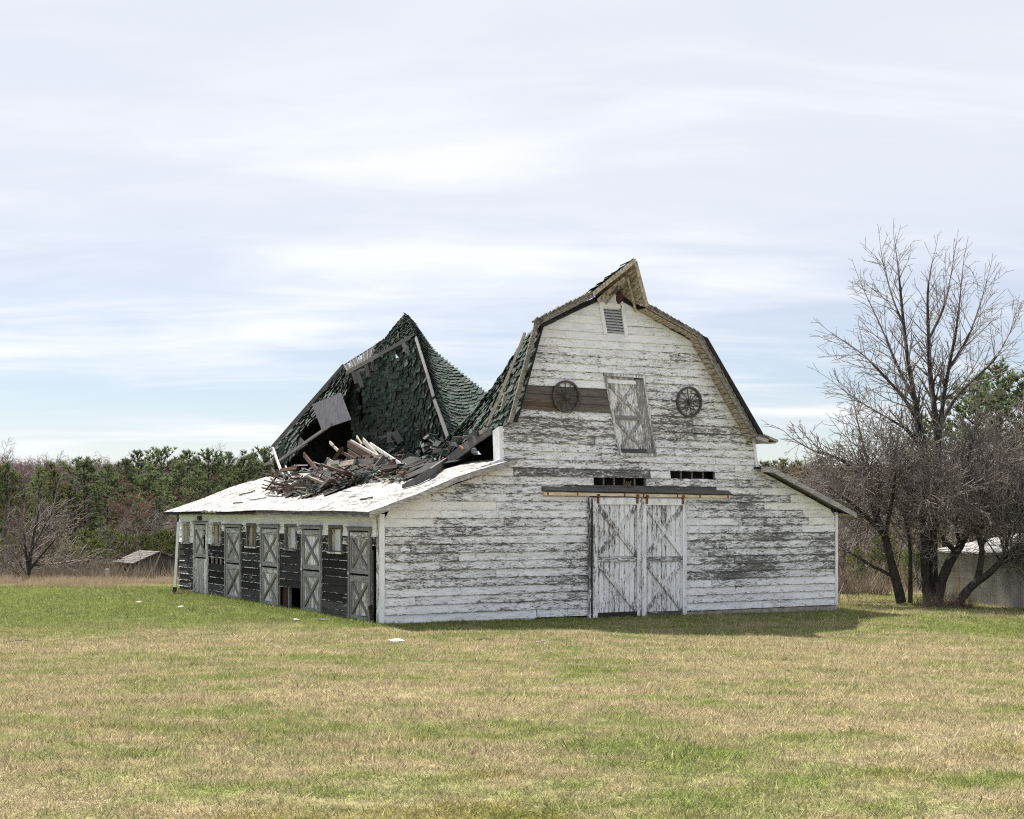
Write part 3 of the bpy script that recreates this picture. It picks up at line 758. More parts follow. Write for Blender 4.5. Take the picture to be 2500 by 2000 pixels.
sf = MB(); sf.hexa([(-.42, -.32, 2.56), (3.5, -.32, 3.86), (3.5, -.04, 3.86), (-.42, -.04, 2.56), (-.42, -.32, 2.585), (3.5, -.32, 3.885), (3.5, -.04, 3.885), (-.42, -.04, 2.585)]); sf.build('soffit', M_soffit, barn)
bl = MB()
for k in range(5):  bl.tube([(-.46-.02*R.random(), 10.9+k*.28, 2.66+R.uniform(-.02, .02)), (-.47, 11.15+k*.28, 2.66+R.uniform(-.03, .02))], .05, 6)
bl.build('crumpled_roofing_edge', M_roofing, barn)
# right wing roof
rz = lambda u: float(np.interp(u, [11.3, 11.72, 14.80], [3.88, 3.86, 2.60]))
for (a, c) in ((11.30, 11.72), (11.72, 14.80)):
    q = MB(); q.hexa([(a, -.33, rz(a)-.02), (c, -.33, rz(c)-.02), (c, 16.3, rz(c)-.02), (a, 16.3, rz(a)-.02), (a, -.33, rz(a)+.03), (c, -.33, rz(c)+.03), (c, 16.3, rz(c)+.03), (a, 16.3, rz(a)+.03)])
    q.build('wing_roof', M_deck if a < 11.5 else M_fascia, barn)
    q = MB(); q.hexa([(a, -.36, rz(a)-.11), (c, -.36, rz(c)-.11), (c, -.332, rz(c)-.11), (a, -.332, rz(a)-.11), (a, -.36, rz(a)+.035), (c, -.36, rz(c)+.035), (c, -.332, rz(c)+.035), (a, -.332, rz(a)+.035)])
    q.build('rake_fascia', M_fascia, barn)
q = MB(); q.box(14.765, 14.798, -.33, 16.3, 2.50, 2.62); q.build('eave_fascia', M_fascia, barn)
q = MB(); q.hexa([(14.32, -.3, 2.60), (14.74, -.3, 2.53), (14.74, 16.2, 2.53), (14.32, 16.2, 2.60), (14.32, -.3, 2.62), (14.74, -.3, 2.55), (14.74, 16.2, 2.55), (14.32, 16.2, 2.62)]); q.build('soffit', M_soffit, barn)

# ---------------------------------------------------------------- collapsed gambrel roof: sheets of deck with shingles
class Patch:
    """surface through a grid of points; rows run down the slope, columns along it"""
    def __init__(s, grid): s.g = [[Vector(p) for p in row] for row in grid]; s.nr = len(grid); s.nc = len(grid[0])
    @staticmethod
    def cr(a, b, c, d, t):
        return b + (c-a)*0.5*t + (a-b*2.5+c*2-d*0.5)*(t*t) + ((b-c)*1.5+(d-a)*0.5)*(t*t*t)
    def _row(s, i, t):
        r = s.g[i]; x = min(max(t, 0), 1)*(s.nc-1); k = min(int(x), s.nc-2); f = x-k
        a = r[k-1] if k > 0 else r[k]*2-r[k+1]; d = r[k+2] if k+2 < s.nc else r[k+1]*2-r[k]
        return s.cr(a, r[k], r[k+1], d, f)
    def at(s, sv, t):
        x = min(max(sv, 0), 1)*(s.nr-1); k = min(int(x), s.nr-2); f = x-k
        rows = [s._row(min(max(q, 0), s.nr-1), t) for q in (k, k+1)]
        a = s._row(k-1, t) if k > 0 else rows[0]*2-rows[1]
        d = s._row(k+2, t) if k+2 < s.nr else rows[1]*2-rows[0]
        return s.cr(a, rows[0], rows[1], d, f)
    def frame(s, sv, t):
        e = 0.004; s0, s1 = max(sv-e, 0), min(sv+e, 1); t0, t1 = max(t-e, 0), min(t+e, 1)
        ds = (s.at(s1, t)-s.at(s0, t)); dt = (s.at(sv, t1)-s.at(sv, t0))
        return ds, dt
    def deck(s, name, mat_, parent, ns, nt, th, hint, holes=()):
        hint = Vector(hint)
        V = []; F = []; W = nt+1
        P = [[s.at(i/ns, j/nt) for j in range(nt+1)] for i in range(ns+1)]
        for i in range(ns+1):
            for j in range(nt+1): V.append(P[i][j])
        for i in range(ns+1):
            for j in range(nt+1):
                ds, dt = s.frame(i/ns, j/nt); n = ds.cross(dt)
                n = n.normalized() if n.length > 1e-9 else Vector((0, 0, 1))
                V.append(P[i][j] - n*(th*(1 if n.dot(hint) > 0 else -1)))
        o = len(P)*W
        gone = lambda i, j: any(a <= (i+.5)/ns <= b and c <= (j+.5)/nt <= d for a, b, c, d in holes)
        keep = {(i, j) for i in range(ns) for j in range(nt) if not gone(i, j)}
        for (i, j) in keep:
            q = [i*W+j, (i+1)*W+j, (i+1)*W+j+1, i*W+j+1]
            F.append(tuple(q)); F.append(tuple(o+x for x in reversed(q)))
            for (di, dj, a, b) in ((-1, 0, q[3], q[0]), (1, 0, q[1], q[2]), (0, -1, q[0], q[1]), (0, 1, q[2], q[3])):
                if (i+di, j+dj) not in keep: F.append((b, a, o+a, o+b))
        me = bpy.data.meshes.new(name); me.from_pydata([tuple(v) for v in V], [], F); me.update()
        return link_mesh(name, me, mat_, parent)

def coons(top, bot, left, right, nr):
    """rows of (x, y, depth) between four border polylines, same number of columns in top and bottom"""
    nc = len(top)
    def lerp_poly(p, t):
        x = t*(len(p)-1); k = min(int(x), len(p)-2); f = x-k
        return np.array(p[k])*(1-f)+np.array(p[k+1])*f
    rows = []
    for i in range(nr):
        s = i/(nr-1); r = []
        L = lerp_poly(left, s); Rr = lerp_poly(right, s)
        for j in range(nc):
            t = j/(nc-1)
            T = np.array(top[j]); B = np.array(bot[j])
            c = (T*(1-s)+B*s) + (L*(1-t)+Rr*t) - ((np.array(top[0])*(1-t)+np.array(top[-1])*t)*(1-s)+(np.array(bot[0])*(1-t)+np.array(bot[-1])*t)*s)
            r.append(c)
        rows.append(r)
    return rows
U = lambda p: on_u(p[0], p[1], p[2])
def roof_u(x, y):                        # where the line of sight to (x, y) meets the white wing roof
    u = 1.8
    for _ in range(40): q = on_u(x, y, u); u += (q.z-wing_z(min(u, 3.55), q.y))*.8
    return u
def UR(p):                               # the same place as U, but never below the white wing roof
    q = U(p)
    if q.x < 3.75 and q.z < wing_z(min(q.x, 3.55), q.y)+.03: q = on_u(p[0], p[1], min(roof_u(p[0], p[1])-.05, p[2]))
    return q

ridge_px = [(989, 766), (1010, 787), (1031, 817), (1060, 856), (1106, 895), (1152, 932), (1191, 963)]
fold_px = [(1012, 822, 5.5), (1022, 850, 5.5), (1039, 908, 5.5), (1056, 967, 5.55), (1074, 1019, 5.6), (1095, 1069, 5.65), (1112, 1118, 5.7)]
ridge3 = [on_u(x, y, 7.2) for x, y in ridge_px]; fold3 = [U(p) for p in fold_px]
mid3 = []
for k, (a, b) in enumerate(zip(ridge3, fold3)):
    m = (a+b)*0.5; m.z -= 0.10*min(k/3, 1); mid3.append(m)
P_rup = Patch([ridge3, mid3, fold3])
batten_px = [(848, 909, 4.75), (885, 889, 4.9), (925, 867, 5.1), (960, 847, 5.25), (985, 833, 5.4), (1012, 822, 5.5)]
rake_hi = [on_v(838, 893, 15.6), on_v(880, 866, 15.4), on_v(940, 828, 15.0), on_v(960, 803, 14.6), on_v(975, 783, 14.2), ridge3[0]]
P_tip = Patch([rake_hi, [U(p) for p in batten_px]])
low_rows = coons(batten_px, [(876, 1125, 5.25), (915, 1138, 5.4), (955, 1146, 5.5), (1000, 1148, 5.6), (1050, 1142, 5.7), (1112, 1118, 5.7)],
                 [(848, 909, 4.75), (852, 950, 4.85), (858, 1000, 5.0), (864, 1050, 5.1), (876, 1125, 5.25)],
                 [(1012, 822, 5.5), (1039, 908, 5.5), (1060, 975, 5.55), (1078, 1030, 5.6), (1112, 1118, 5.7)], 5)
P_low = Patch([[U(q) for q in r] for r in low_rows])
rake_lo = [on_v(838, 896, 15.6), on_v(800, 942, 15.8), on_v(757, 992, 16.0), on_v(712, 1044, 16.2), on_v(664, 1096, 16.3)]
inner_l = [U(p) for p in [(856, 925, 4.72), (838, 978, 4.45), (800, 1035, 4.15), (748, 1085, 3.8), (690, 1132, 3.5)]]
P_left = Patch([rake_lo, [(a+b)*0.5 for a, b in zip(rake_lo, inner_l)], inner_l])
kneeF = [Vector((4.28, -.36, 7.47))]+[U(p) for p in [(1278, 832, 4.35), (1238, 897, 4.45), (1202, 950, 4.6), (1157, 1011, 4.8), (1101, 1067, 5.1), (1062, 1108, 5.4)]]
eaveF = [Vector((3.50, -.36, 4.93))]+[U(p) for p in [(1215, 1040, 3.42), (1188, 1050, 3.38), (1150, 1068, 3.32), (1110, 1096, 3.28), (1070, 1126, 3.22), (1030, 1155, 3.15)]]
midF = [(a+b)*0.5+Vector((-.10 if 0 < i < 5 else 0, 0, 0)) for i, (a, b) in enumerate(zip(kneeF, eaveF))]
P_f = Patch([kneeF, midF, eaveF])
ridgeF = [Vector(p) for p in [(6.62, .04, 8.42), (6.66, .9, 8.25), (6.75, 2.2, 7.6), (6.9, 3.6, 7.0), (7.0, 5.0, 6.5), (7.1, 6.4, 6.28), (7.2, 7.9, 6.3)]]
P_fu = Patch([ridgeF, kneeF])
ridgeAll = [Vector((6.62, .04, 8.42)), Vector((6.75, 2.2, 7.6)), Vector((7.0, 5.0, 6.5))]+[q+Vector((.02, 0, -.05)) for q in reversed(ridge3)]+[Vector((7.5, 15.6, 8.7))]
kneeR = [Vector((9.45, q.y if k else -.36, float(np.interp(q.y, [-.36, 2.3, 5, 7.9, 11, 13.7, 16.3], [7.42, 6.9, 6.2, 5.4, 5.8, 6.6, 6.8])))) for k, q in enumerate(ridgeAll)]
eaveR = [Vector((11.36, q.y, 4.82-.1*math.sin(max(q.y, 0)*.19))) for q in kneeR]
kickR = [q+Vector((.54, 0, -.16)) for q in eaveR]
P_ru = Patch([ridgeAll, kneeR]); P_rl = Patch([kneeR, eaveR]); P_rk = Patch([eaveR, kickR])
# slack sheet joining the torn front half to the rear half inside the pit
P_pit = Patch([[fold3[-1], fold3[-1]+Vector((-.4, 1.6, -.7)), U((960, 1146, 5.5)), U((880, 1125, 5.2))], [kneeF[-1], kneeF[-1]+Vector((-.5, .9, -.5)), Vector((4.0, 8.5, 3.6)), Vector((4.0, 12.0, 3.5))]])

roof_front = P_f.deck('front_roof_slope', M_deck, barn, 8, 14, .07, (-1, 0, .5))
roof_fu = P_fu.deck('front_upper_slope', M_deck, barn, 6, 14, .10, (-.5, 0, 1))
roof_rup = P_rup.deck('rear_roof_slope', M_deck, barn, 8, 14, .07, (-.5, -.8, .6))
roof_low = P_low.deck('fallen_roof_face', M_deck, barn, 20, 20, .05, (-1, -.25, 0), holes=[(.30, .45, .10, .16), (.50, .65, .10, .16), (.80, .92, .80, .84), (.04, .10, .62, .72)])
roof_tip = P_tip.deck('rear_roof_strip', M_deck, barn, 4, 24, .05, (-.6, -.2, .8), holes=[(.0, .6, .03, .09), (.0, .45, .17, .20), (.3, .8, .70, .78)])
roof_left = P_left.deck('rear_rake_strip', M_deck, barn, 10, 20, .06, (-1, -.3, .5), holes=[(.55, 1, .45, .75), (.4, .8, .62, .72)])
P_ru.deck('right_upper_slope', M_deck, barn, 6, 16, .12, (.3, 0, 1)); P_rl.deck('right_lower_slope', M_deck, barn, 6, 16, .12, (1, 0, .4)); P_rk.deck('right_eave_kick', M_fascia, barn, 1, 8, .07, (.2, 0, 1))
P_pit.deck('sagging_roof_sheet', M_deck, barn, 6, 8, .05, (-.3, -.3, 1))

# shingles: a handful of shared slightly warped plates, the nearest 300 as single pieces, the rest joined
def shingle_mesh(k):
    r = random.Random(k); wd, ln, th = .30, .30, .009
    nx = 3; V = []; F = []
    curl = r.uniform(.0, .03); side = r.uniform(-.02, .02)
    for z_ in (0, 1):
        for i in range(nx):
            for j in range(2):
                x = (i/(nx-1)-.5)*wd + (r.uniform(-.02, .02) if j else 0); y = j*ln + (r.uniform(-.045, .03) if j else 0)
                V.append((x, y, (th if z_ else 0)+curl*(j*1.0)+side*abs(i-1)*j))
    q = lambda i, j, z_: z_*nx*2+i*2+j
    for i in range(nx-1):
        F.append((q(i, 0, 1), q(i+1, 0, 1), q(i+1, 1, 1), q(i, 1, 1))); F.append((q(i, 1, 0), q(i+1, 1, 0), q(i+1, 0, 0), q(i, 0, 0)))
        F.append((q(i, 1, 0), q(i, 1, 1), q(i+1, 1, 1), q(i+1, 1, 0)))
    F.append((q(0, 0, 0), q(0, 0, 1), q(0, 1, 1), q(0, 1, 0))); F.append((q(nx-1, 1, 0), q(nx-1, 1, 1), q(nx-1, 0, 1), q(nx-1, 0, 0)))
    me = bpy.data.meshes.new('shingle'); me.from_pydata(V, [], F); me.update(); me.materials.append(M_sh); return me
SHM = [shingle_mesh(k) for k in range(9)]
SHD = [(np.array([v.co[:] for v in m.vertices]), [tuple(p.vertices) for p in m.polygons]) for m in SHM]
shingles = []
def lay(patch, parent, expo, wdt, hint, mess, skip, holes=(), s_rng=(0, 1), t_rng=(0, 1), lift=.004):
    L = sum((patch.at((i+1)/12, .5)-patch.at(i/12, .5)).length for i in range(12))
    n = max(2, int(L/expo)); 
    for i in range(n):
        s0 = s_rng[0]+(s_rng[1]-s_rng[0])*i/n
        Wd = sum((patch.at(s0, (j+1)/16)-patch.at(s0, j/16)).length for j in range(16)); m = max(2, int(Wd/wdt))
        for j in range(m):
            if R.random() < skip: continue
            t = min(max((j+.5*(i % 2)+R.uniform(-.12, .12)*mess)/m, 0.0), 1.0)
            t = t_rng[0]+(t_rng[1]-t_rng[0])*t
            if any(a-.01 <= s0 <= b-.03 and c-.01 <= t <= d+.01 for a, b, c, d in holes): continue
            ds, dt = patch.frame(s0, t)
            if ds.length < 1e-7 or dt.length < 1e-7: continue
            y = ds.normalized(); n_ = ds.cross(dt).normalized()
            if n_.dot(Vector(hint)) < 0: n_ = -n_
            x = y.cross(n_); x.normalize()
            a = R.gauss(0, .05+.13*mess); c_, s_ = math.cos(a), math.sin(a)
            y2 = y*c_+x*s_; x2 = x*c_-y*s_
            tl = R.uniform(.02, .06)+mess*R.uniform(0, .17)
            y3 = (y2+n_*tl).normalized(); n3 = x2.cross(y3)
            if n3.dot(n_) < 0: n3 = -n3; x2 = -x2
            sx = (wdt/.30)*R.uniform(.82, 1.06)*(1+.25*mess*R.uniform(-1, 1)); sy = (expo/.30)*1.5*(1+.35*mess*R.uniform(-1, 1))
            p = patch.at(s0, t)+n_*(lift+.012*R.random()*mess)
            M = Matrix(((x2.x*sx, y3.x*sy, n3.x, p.x), (x2.y*sx, y3.y*sy, n3.y, p.y), (x2.z*sx, y3.z*sy, n3.z, p.z), (0, 0, 0, 1)))
            shingles.append((parent, R.randrange(9), M))
lay(P_f, roof_front, .15, .23, (-1, 0, .5), .85, .05)
lay(P_rup, roof_rup, .125, .19, (-.5, -.8, .6), .10, .015)
lay(P_low, roof_low, .125, .20, (-1, -.25, 0), 1.0, .13, holes=[(.30, .45, .10, .16), (.50, .65, .10, .16), (.80, .92, .80, .84), (.04, .10, .62, .72), (.0, .26, .02, .17)])
lay(P_tip, roof_tip, .14, .20, (-.6, -.2, .8), .5, .06, holes=[(.0, 1, .0, .32), (.3, .8, .68, .80)])
lay(P_left, roof_left, .15, .21, (-1, -.3, .5), 1.0, .16, holes=[(.5, 1, .40, .80), (.4, .8, .62, .72)])
lay(P_fu, roof_fu, .24, .36, (-.5, 0, 1), .3, .02, s_rng=(0, .70), t_rng=(.06, 1))
order = sorted(range(len(shingles)), key=lambda i: (to_world(*shingles[i][2].translation.xy, shingles[i][2].translation.z)-Vector((0, 0, EYE))).length + (30 if shingles[i][0] is roof_fu else 0))
single = set(order[:290]); rest = {}
for i, (par, k, M) in enumerate(shingles):
    if i in single:
        o = link_mesh('shingle', SHM[k], None, par); o.matrix_local = M
    else: rest.setdefault(par.name, (par, []))[1].append((k, M))
for nm, (par, lst) in rest.items():
    V = []; F = []
    for k, M in lst:
        b = len(V); V += [tuple(M @ Vector(v)) for v in SHD[k][0]]; F += [tuple(b+x for x in f) for f in SHD[k][1]]
    me = bpy.data.meshes.new('shingle_cover'); me.from_pydata(V, [], F); me.update()
    o = link_mesh('shingle_cover', me, M_sh, par); tag(o, kind='stuff')

def stick(name, mat_, a, b, wd, th, side=None, parent=barn, color=None):
    return MB().bar(a, b, wd, th, side).build(name, mat_, parent, color)
# battens still nailed along the breaks of the roof
bt = [U((x, y, u-.10)) for x, y, u in [(846, 911, 4.75), (925, 867, 5.1), (1001, 824, 5.45)]]
stick('break_batten', M_grey, bt[0], bt[1], .13, .04); stick('break_batten', M_grey, bt[1], bt[2], .12, .04)
wb = [U((x, y, u-.12)) for x, y, u in [(1015, 824, 5.5), (1042, 910, 5.5), (1058, 968, 5.55), (1060, 976, 5.55), (1077, 1022, 5.6), (1095, 1073, 5.65)]]
mb = MB()
mb.bar(wb[0], wb[1], .10, .04); mb.bar(wb[1], wb[2], .10, .04); mb.bar(wb[3], wb[4], .10, .04, (0, .3, 1)); mb.bar(wb[4], wb[5], .12, .04, (0, .3, 1)); mb.build('break_batten', M_whitebd, barn)
fbp = [(1282, 812), (1262, 865), (1240, 920), (1222, 965), (1205, 1005), (1188, 1040)]
mb = MB()
for (x0, y0), (x1, y1) in zip(fbp, fbp[1:]): mb.bar(U((x0, y0, 3.92-.10*fbp.index((x0, y0)))), U((x1, y1, 3.92-.10*fbp.index((x1, y1)))), .07+.012*fbp.index((x0, y0)), .03)
mb.bar(U((1226, 962, 3.5)), U((1190, 1040, 3.35)), .05, .03); mb.bar(U((1232, 962, 3.5)), U((1224, 1000, 3.4)), .05, .02)
mb.build('torn_rake_trim', M_pale, barn)
rk = MB(); a, b = rake_lo[0]+Vector((-.06, -.2, .04)), rake_lo[-1]+Vector((-.06, -.2, .04)); rk.bar(a, b, .14, .05); rk.build('rake_board', M_grey, barn)
lath = MB()
for k in range(9):
    t = k/9*.32; p, q = P_tip.at(-0.0, t+.01), P_tip.at(.9, t+.012); lath.bar(p, q, .10 if k % 3 else .05, .02)
lath.bar(P_tip.at(0, 0), P_tip.at(0, .34), .05, .04); lath.build('roof_lath', M_grey, barn)
for (x0, y0, x1, y1, wd) in ((872, 905, 884, 945, .16), (862, 908, 870, 936, .12), (893, 890, 900, 920, .14), (908, 882, 913, 905, .10), (984, 838, 996, 862, .14), (992, 845, 998, 868, .09), (876, 905, 900, 900, .08)):
    stick('broken_lath', M_grey, U((x0, y0, 4.72)), U((x1, y1, 4.82)), wd, .02)

# curved eave beam swinging down from the front corner
eb = [(1200, 1052, 3.36, .16), (1163, 1072, 3.30, .26), (1127, 1101, 3.26, .29), (1090, 1130, 3.20, .27), (1050, 1159, 3.14, .24), (1016, 1178, 3.10, .18), (984, 1189, 3.06, .09)]
m = MB(); rings = []
for (x, y, u, h) in eb:
    c = UR((x, y+h*34, u))+Vector((0, 0, h*.5)) if x < 1060 else U((x, y, u)); rings.append([c+Vector((-.03, 0, -h/2)), c+Vector((.03, 0, -h/2)), c+Vector((.03, 0, h/2)), c+Vector((-.03, 0, h/2))])
for r in rings: m.v += [tuple(q) for q in r]
for i in range(len(rings)-1):
    for j in range(4): m.f.append((i*4+j, i*4+(j+1) % 4, i*4+4+(j+1) % 4, i*4+4+j))
m.f += [(3, 2, 1, 0), tuple(len(m.v)-4+j for j in range(4))]
m.build('eave_beam', M_grey, barn)
for (x, y, u, dx, dy, wd) in ((1193, 1048, 3.40, -22, 9, .10), (1168, 1056, 3.38, -20, 10, .14), (1122, 1077, 3.34, -24, 8, .15), (1078, 1098, 3.3, -20, 5, .10), (1045, 1127, 3.28, -26, 4, .11), (1010, 1150, 3.3, -24, 6, .10)):
    stick('rafter_end', M_pale if x > 1185 else M_grey, U((x, y, u)), U((x+dx, y+dy, u-.12)), wd, .07)
for (x, y) in ((1128, 1093), (1087, 1123)): stick('rafter_end', M_rust, U((x-6, y-4, 3.2)), U((x+4, y+5, 3.16)), .05, .05)

# ---------------------------------------------------------------- front rakes, soffits and hay hood
def rakebar(name, pts, hgt, mat_, v0=-.39, v1=-.355):
    m = MB()
    for (a, b) in zip(pts, pts[1:]):
        d_ = Vector((b[0]-a[0], b[1]-a[1])).normalized(); nx, nz = -d_.y*hgt, d_.x*hgt
        m.hexa([(a[0], v0, a[1]), (b[0], v0, b[1]), (b[0], v1, b[1]), (a[0], v1, a[1]), (a[0]-nx, v0, a[1]-nz), (b[0]-nx, v0, b[1]-nz), (b[0]-nx, v1, b[1]-nz), (a[0]-nx, v1, a[1]-nz)])
    return m.build(name, mat_, barn)
q2 = lambda x, y, v=-.37: (on_v(x, y, v).x, on_v(x, y, v).z)
kneeLp, hoodLp = q2(1305, 787), q2(1446, 716)
kneeRp, hoodRp = q2(1708, 819), q2(1577, 746)
eaveLp, eaveRp = q2(1241, 1031), q2(1846, 1064)
M_rake = simple('rake_board_timber', (0.085, 0.078, 0.07), (0.30, 0.28, 0.25), 6, .9, stretch=(2, 3, 5))
rakebar('rake_board', [eaveLp, kneeLp], .12, M_rake)
rakebar('rake_board', [kneeLp, hoodLp], .105, M_rake, -.388, -.352)
rakebar('rake_board', [hoodRp, kneeRp], .065, M_rake, -.388, -.352)
rakebar('rake_board', [kneeRp, eaveRp], .12, M_rake)
rakebar('rake_board', [eaveRp, q2(1876, 1072)], .10, M_fascia, -.388, -.352)
# thick shingled edges above the rake boards
M_edge = simple('weathered_roof_edge', (0.05, 0.047, 0.043), (0.22, 0.205, 0.185), 9, .95)
def edge_slab(name, a, b, th, v0=-.40, v1=.10):
    m = MB(); d_ = Vector((b[0]-a[0], b[1]-a[1])).normalized(); n = Vector((-d_.y, d_.x))*(1 if d_.x > 0 else -1); n = n if n.y > 0 else -n
    K = 14
    L = Vector((b[0]-a[0], b[1]-a[1]))
    for k in range(K):
        p = Vector(a)+L*(k/K); q = Vector(a)+L*((k+1.25)/K); t0, t1 = th*R.uniform(.35, .6), th*R.uniform(.8, 1.15)
        m.hexa([(p.x, v0, p.y), (q.x, v0, q.y), (q.x, v1, q.y), (p.x, v1, p.y), (p.x+n.x*t1, v0-.015*R.random(), p.y+n.y*t1), (q.x+n.x*t0, v0, q.y+n.y*t0), (q.x+n.x*t0, v1, q.y+n.y*t0), (p.x+n.x*t1, v1, p.y+n.y*t1)])
    return m.build(name, M_edge, barn)
edge_slab('shingle_edge', hoodLp, kneeLp, .085, -.40, -.31); edge_slab('shingle_edge', hoodRp, kneeRp, .085); edge_slab('shingle_edge', kneeRp, eaveRp, .06)
edge_slab('shingle_edge', eaveRp, q2(1876, 1072), .06)
# soffit boards under the front overhang: short boards side by side
def soffit(a, b, n, drop):
    for k in range(n):
        p = Vector(a)+(Vector(b)-Vector(a))*(k/n+.004); q = Vector(a)+(Vector(b)-Vector(a))*((k+1)/n-.012/n*3)
        d_ = (Vector(b)-Vector(a)).normalized(); nn = Vector((-d_.y, d_.x)); nn = nn if nn.y < 0 else -nn
        o0 = nn*drop; o1 = nn*(drop+.02+R.uniform(0, .012))
        m = MB(); m.hexa([(p.x+o0.x, -.35, p.y+o0.y), (q.x+o0.x, -.35, q.y+o0.y), (q.x+o0.x, -.015, q.y+o0.y), (p.x+o0.x, -.015, p.y+o0.y), (p.x+o1.x, -.35, p.y+o1.y), (q.x+o1.x, -.35, q.y+o1.y), (q.x+o1.x, -.015, q.y+o1.y), (p.x+o1.x, -.015, p.y+o1.y)])
        m.build('soffit_board', M_soffit, barn)
soffit(hoodRp, kneeRp, 15, .075); soffit(kneeRp, eaveRp, 20, .09); kl_ = (kneeLp[0]+(hoodLp[0]-kneeLp[0])*.08, kneeLp[1]+(hoodLp[1]-kneeLp[1])*.08); soffit(hoodLp, kl_, 11, .07)
kq = MB(); kq.box(11.36, 11.84, -.34, -.02, 4.56, 4.585); kq.build('soffit', M_soffit, barn)

T_ = on_v(1549, 634, -.95); LP = Vector((hoodLp[0], -.39, hoodLp[1])); RP = Vector((hoodRp[0], -.39, hoodRp[1])); RB = Vector((6.66, .9, 8.42))
def slab3(a, b, c, th, name, mat_):
    n = (b-a).cross(c-a).normalized(); n = n if n.z > 0 else -n
    m = MB(); m.v = [tuple(p) for p in (a, b, c, a+n*th, b+n*th, c+n*th)]
    m.f = [(0, 2, 1), (3, 4, 5), (0, 1, 4, 3), (1, 2, 5, 4), (2, 0, 3, 5)]; return m.build(name, mat_, barn)
hoodL_ = slab3(LP, T_, RB, .05, 'hood_slope', M_deck); hoodR_ = slab3(RP, RB, T_, .05, 'hood_slope', M_deck)
PH = Patch([[T_, RB], [LP, LP+(RB-LP)*.35]]); shingles = []
lay(PH, hoodL_, .16, .22, (-.6, 0, 1), .5, .03, lift=.05, t_rng=(.10, 1))
PH2 = Patch([[T_, RB], [RP, RP+(RB-RP)*.35]]); lay(PH2, hoodR_, .16, .22, (.8, 0, .6), .3, .03, lift=.05, t_rng=(.16, 1))
for par in (hoodL_, hoodR_):
    V = []; F = []
    for (p_, k, M) in shingles:
        if p_ is par:
            b0 = len(V); V += [tuple(M @ Vector(v)) for v in SHD[k][0]]; F += [tuple(b0+x for x in f) for f in SHD[k][1]]
    me = bpy.data.meshes.new('shingle_cover'); me.from_pydata(V, [], F); me.update(); tag(link_mesh('shingle_cover', me, M_sh, par), kind='stuff')
# boards of the hood's underside and its trim
nR = (RB-RP).cross(T_-RP).normalized(); nR = nR if nR.z < 0 else -nR
nL = (RB-LP).cross(T_-LP).normalized(); nL = nL if nL.z < 0 else -nL
for (A_, nn, hp) in ((RP, nR, hoodR_), (LP, nL, hoodL_)):
    for k in range(9):
        f0, f1 = k/9+.005, (k+1)/9-.005
        a = A_+(T_-A_)*f0; b = A_+(T_-A_)*f1; e0 = A_+(RB-A_)*f0*1.0; 
        # boards run from the front edge back towards the wall, parallel to the ridge line
        rd = RB-T_; la = 1-f0; 
        q0 = a+rd*max(f0, .04)*.98; q1 = b+rd*f1*.98
        m = MB(); m.hexa([a+nn*.004, b+nn*.004, q1+nn*.004, q0+nn*.004, a+nn*.024, b+nn*.024, q1+nn*.024, q0+nn*.024]); m.build('hood_board', M_soffit, hp)
stick('hood_trim', M_soffit, LP+Vector((0, -.02, -.03)), T_+Vector((0, -.02, -.03)), .11, .04, (0, 0, 1)); stick('hood_trim', M_soffit, RP+Vector((0, -.022, -.02)), T_+Vector((0, -.022, -.04)), .10, .04, (1, 0, 0))
hx = on_v(1531, 677, -.55); stick('hood_rafter', M_soffit, hx, on_v(1552, 760, -.05), .055, .05, (1, 0, 0)); stick('hood_rafter', M_soffit, hx, on_v(1478, 742, -.05), .055, .05)
stick('hood_rafter', M_soffit, on_v(1526, 680, -.62), on_v(1460, 735, -.12), .11, .05)
wall_peak = Vector((6.58, .0, 8.26)); stick('hay_track', M_grey, wall_peak+Vector((0, .3, .04)), on_v(1511, 702, -.62), .10, .07)
# upper wall peak piece behind the hood
pk = MB(); fpoly(pk, [(6.05, 8.10), (7.30, 8.02), (6.75, 8.34), (6.45, 8.34)], -.02, .004); pk.build('gable_peak', M_px, barn, (.12, 0, 0))

# pulley block hanging from the hay track
pc = on_v(1513, 723, -.50)
pul = empty('hay_pulley', (P0[0]+pc.x*DU[0]+pc.y*DV[0], P0[1]+pc.x*DU[1]+pc.y*DV[1], pc.z), BARN_ROT)
tag(pul, 'dark rusty pulley block hanging on a chain under the roof peak', 'pulley')
m = MB(); m.tube([(-.03, 0, -.20), (-.02, 0, -.12), (0, 0, 0), (0, 0, .10), (0, 0, .15)], [.03, .085, .095, .06, .02], 10); m.build('block', M_block, pul)
m = MB()
for k in range(3):
    z = .17+k*.075; pts = [(.022*math.cos(t)*(1 if k % 2 else .2), .022*math.cos(t)*(.2 if k % 2 else 1), z+.045*math.sin(t)) for t in [i*math.pi/4 for i in range(9)]]; m.tube(pts, .010, 5, False)
m.build('chain', M_block, pul)
m = MB(); m.tube([(.03, 0, -.20), (.05, 0, -.28), (.03, 0, -.36), (-.0, 0, -.33)], .012, 6); m.build('hook', M_block, pul)

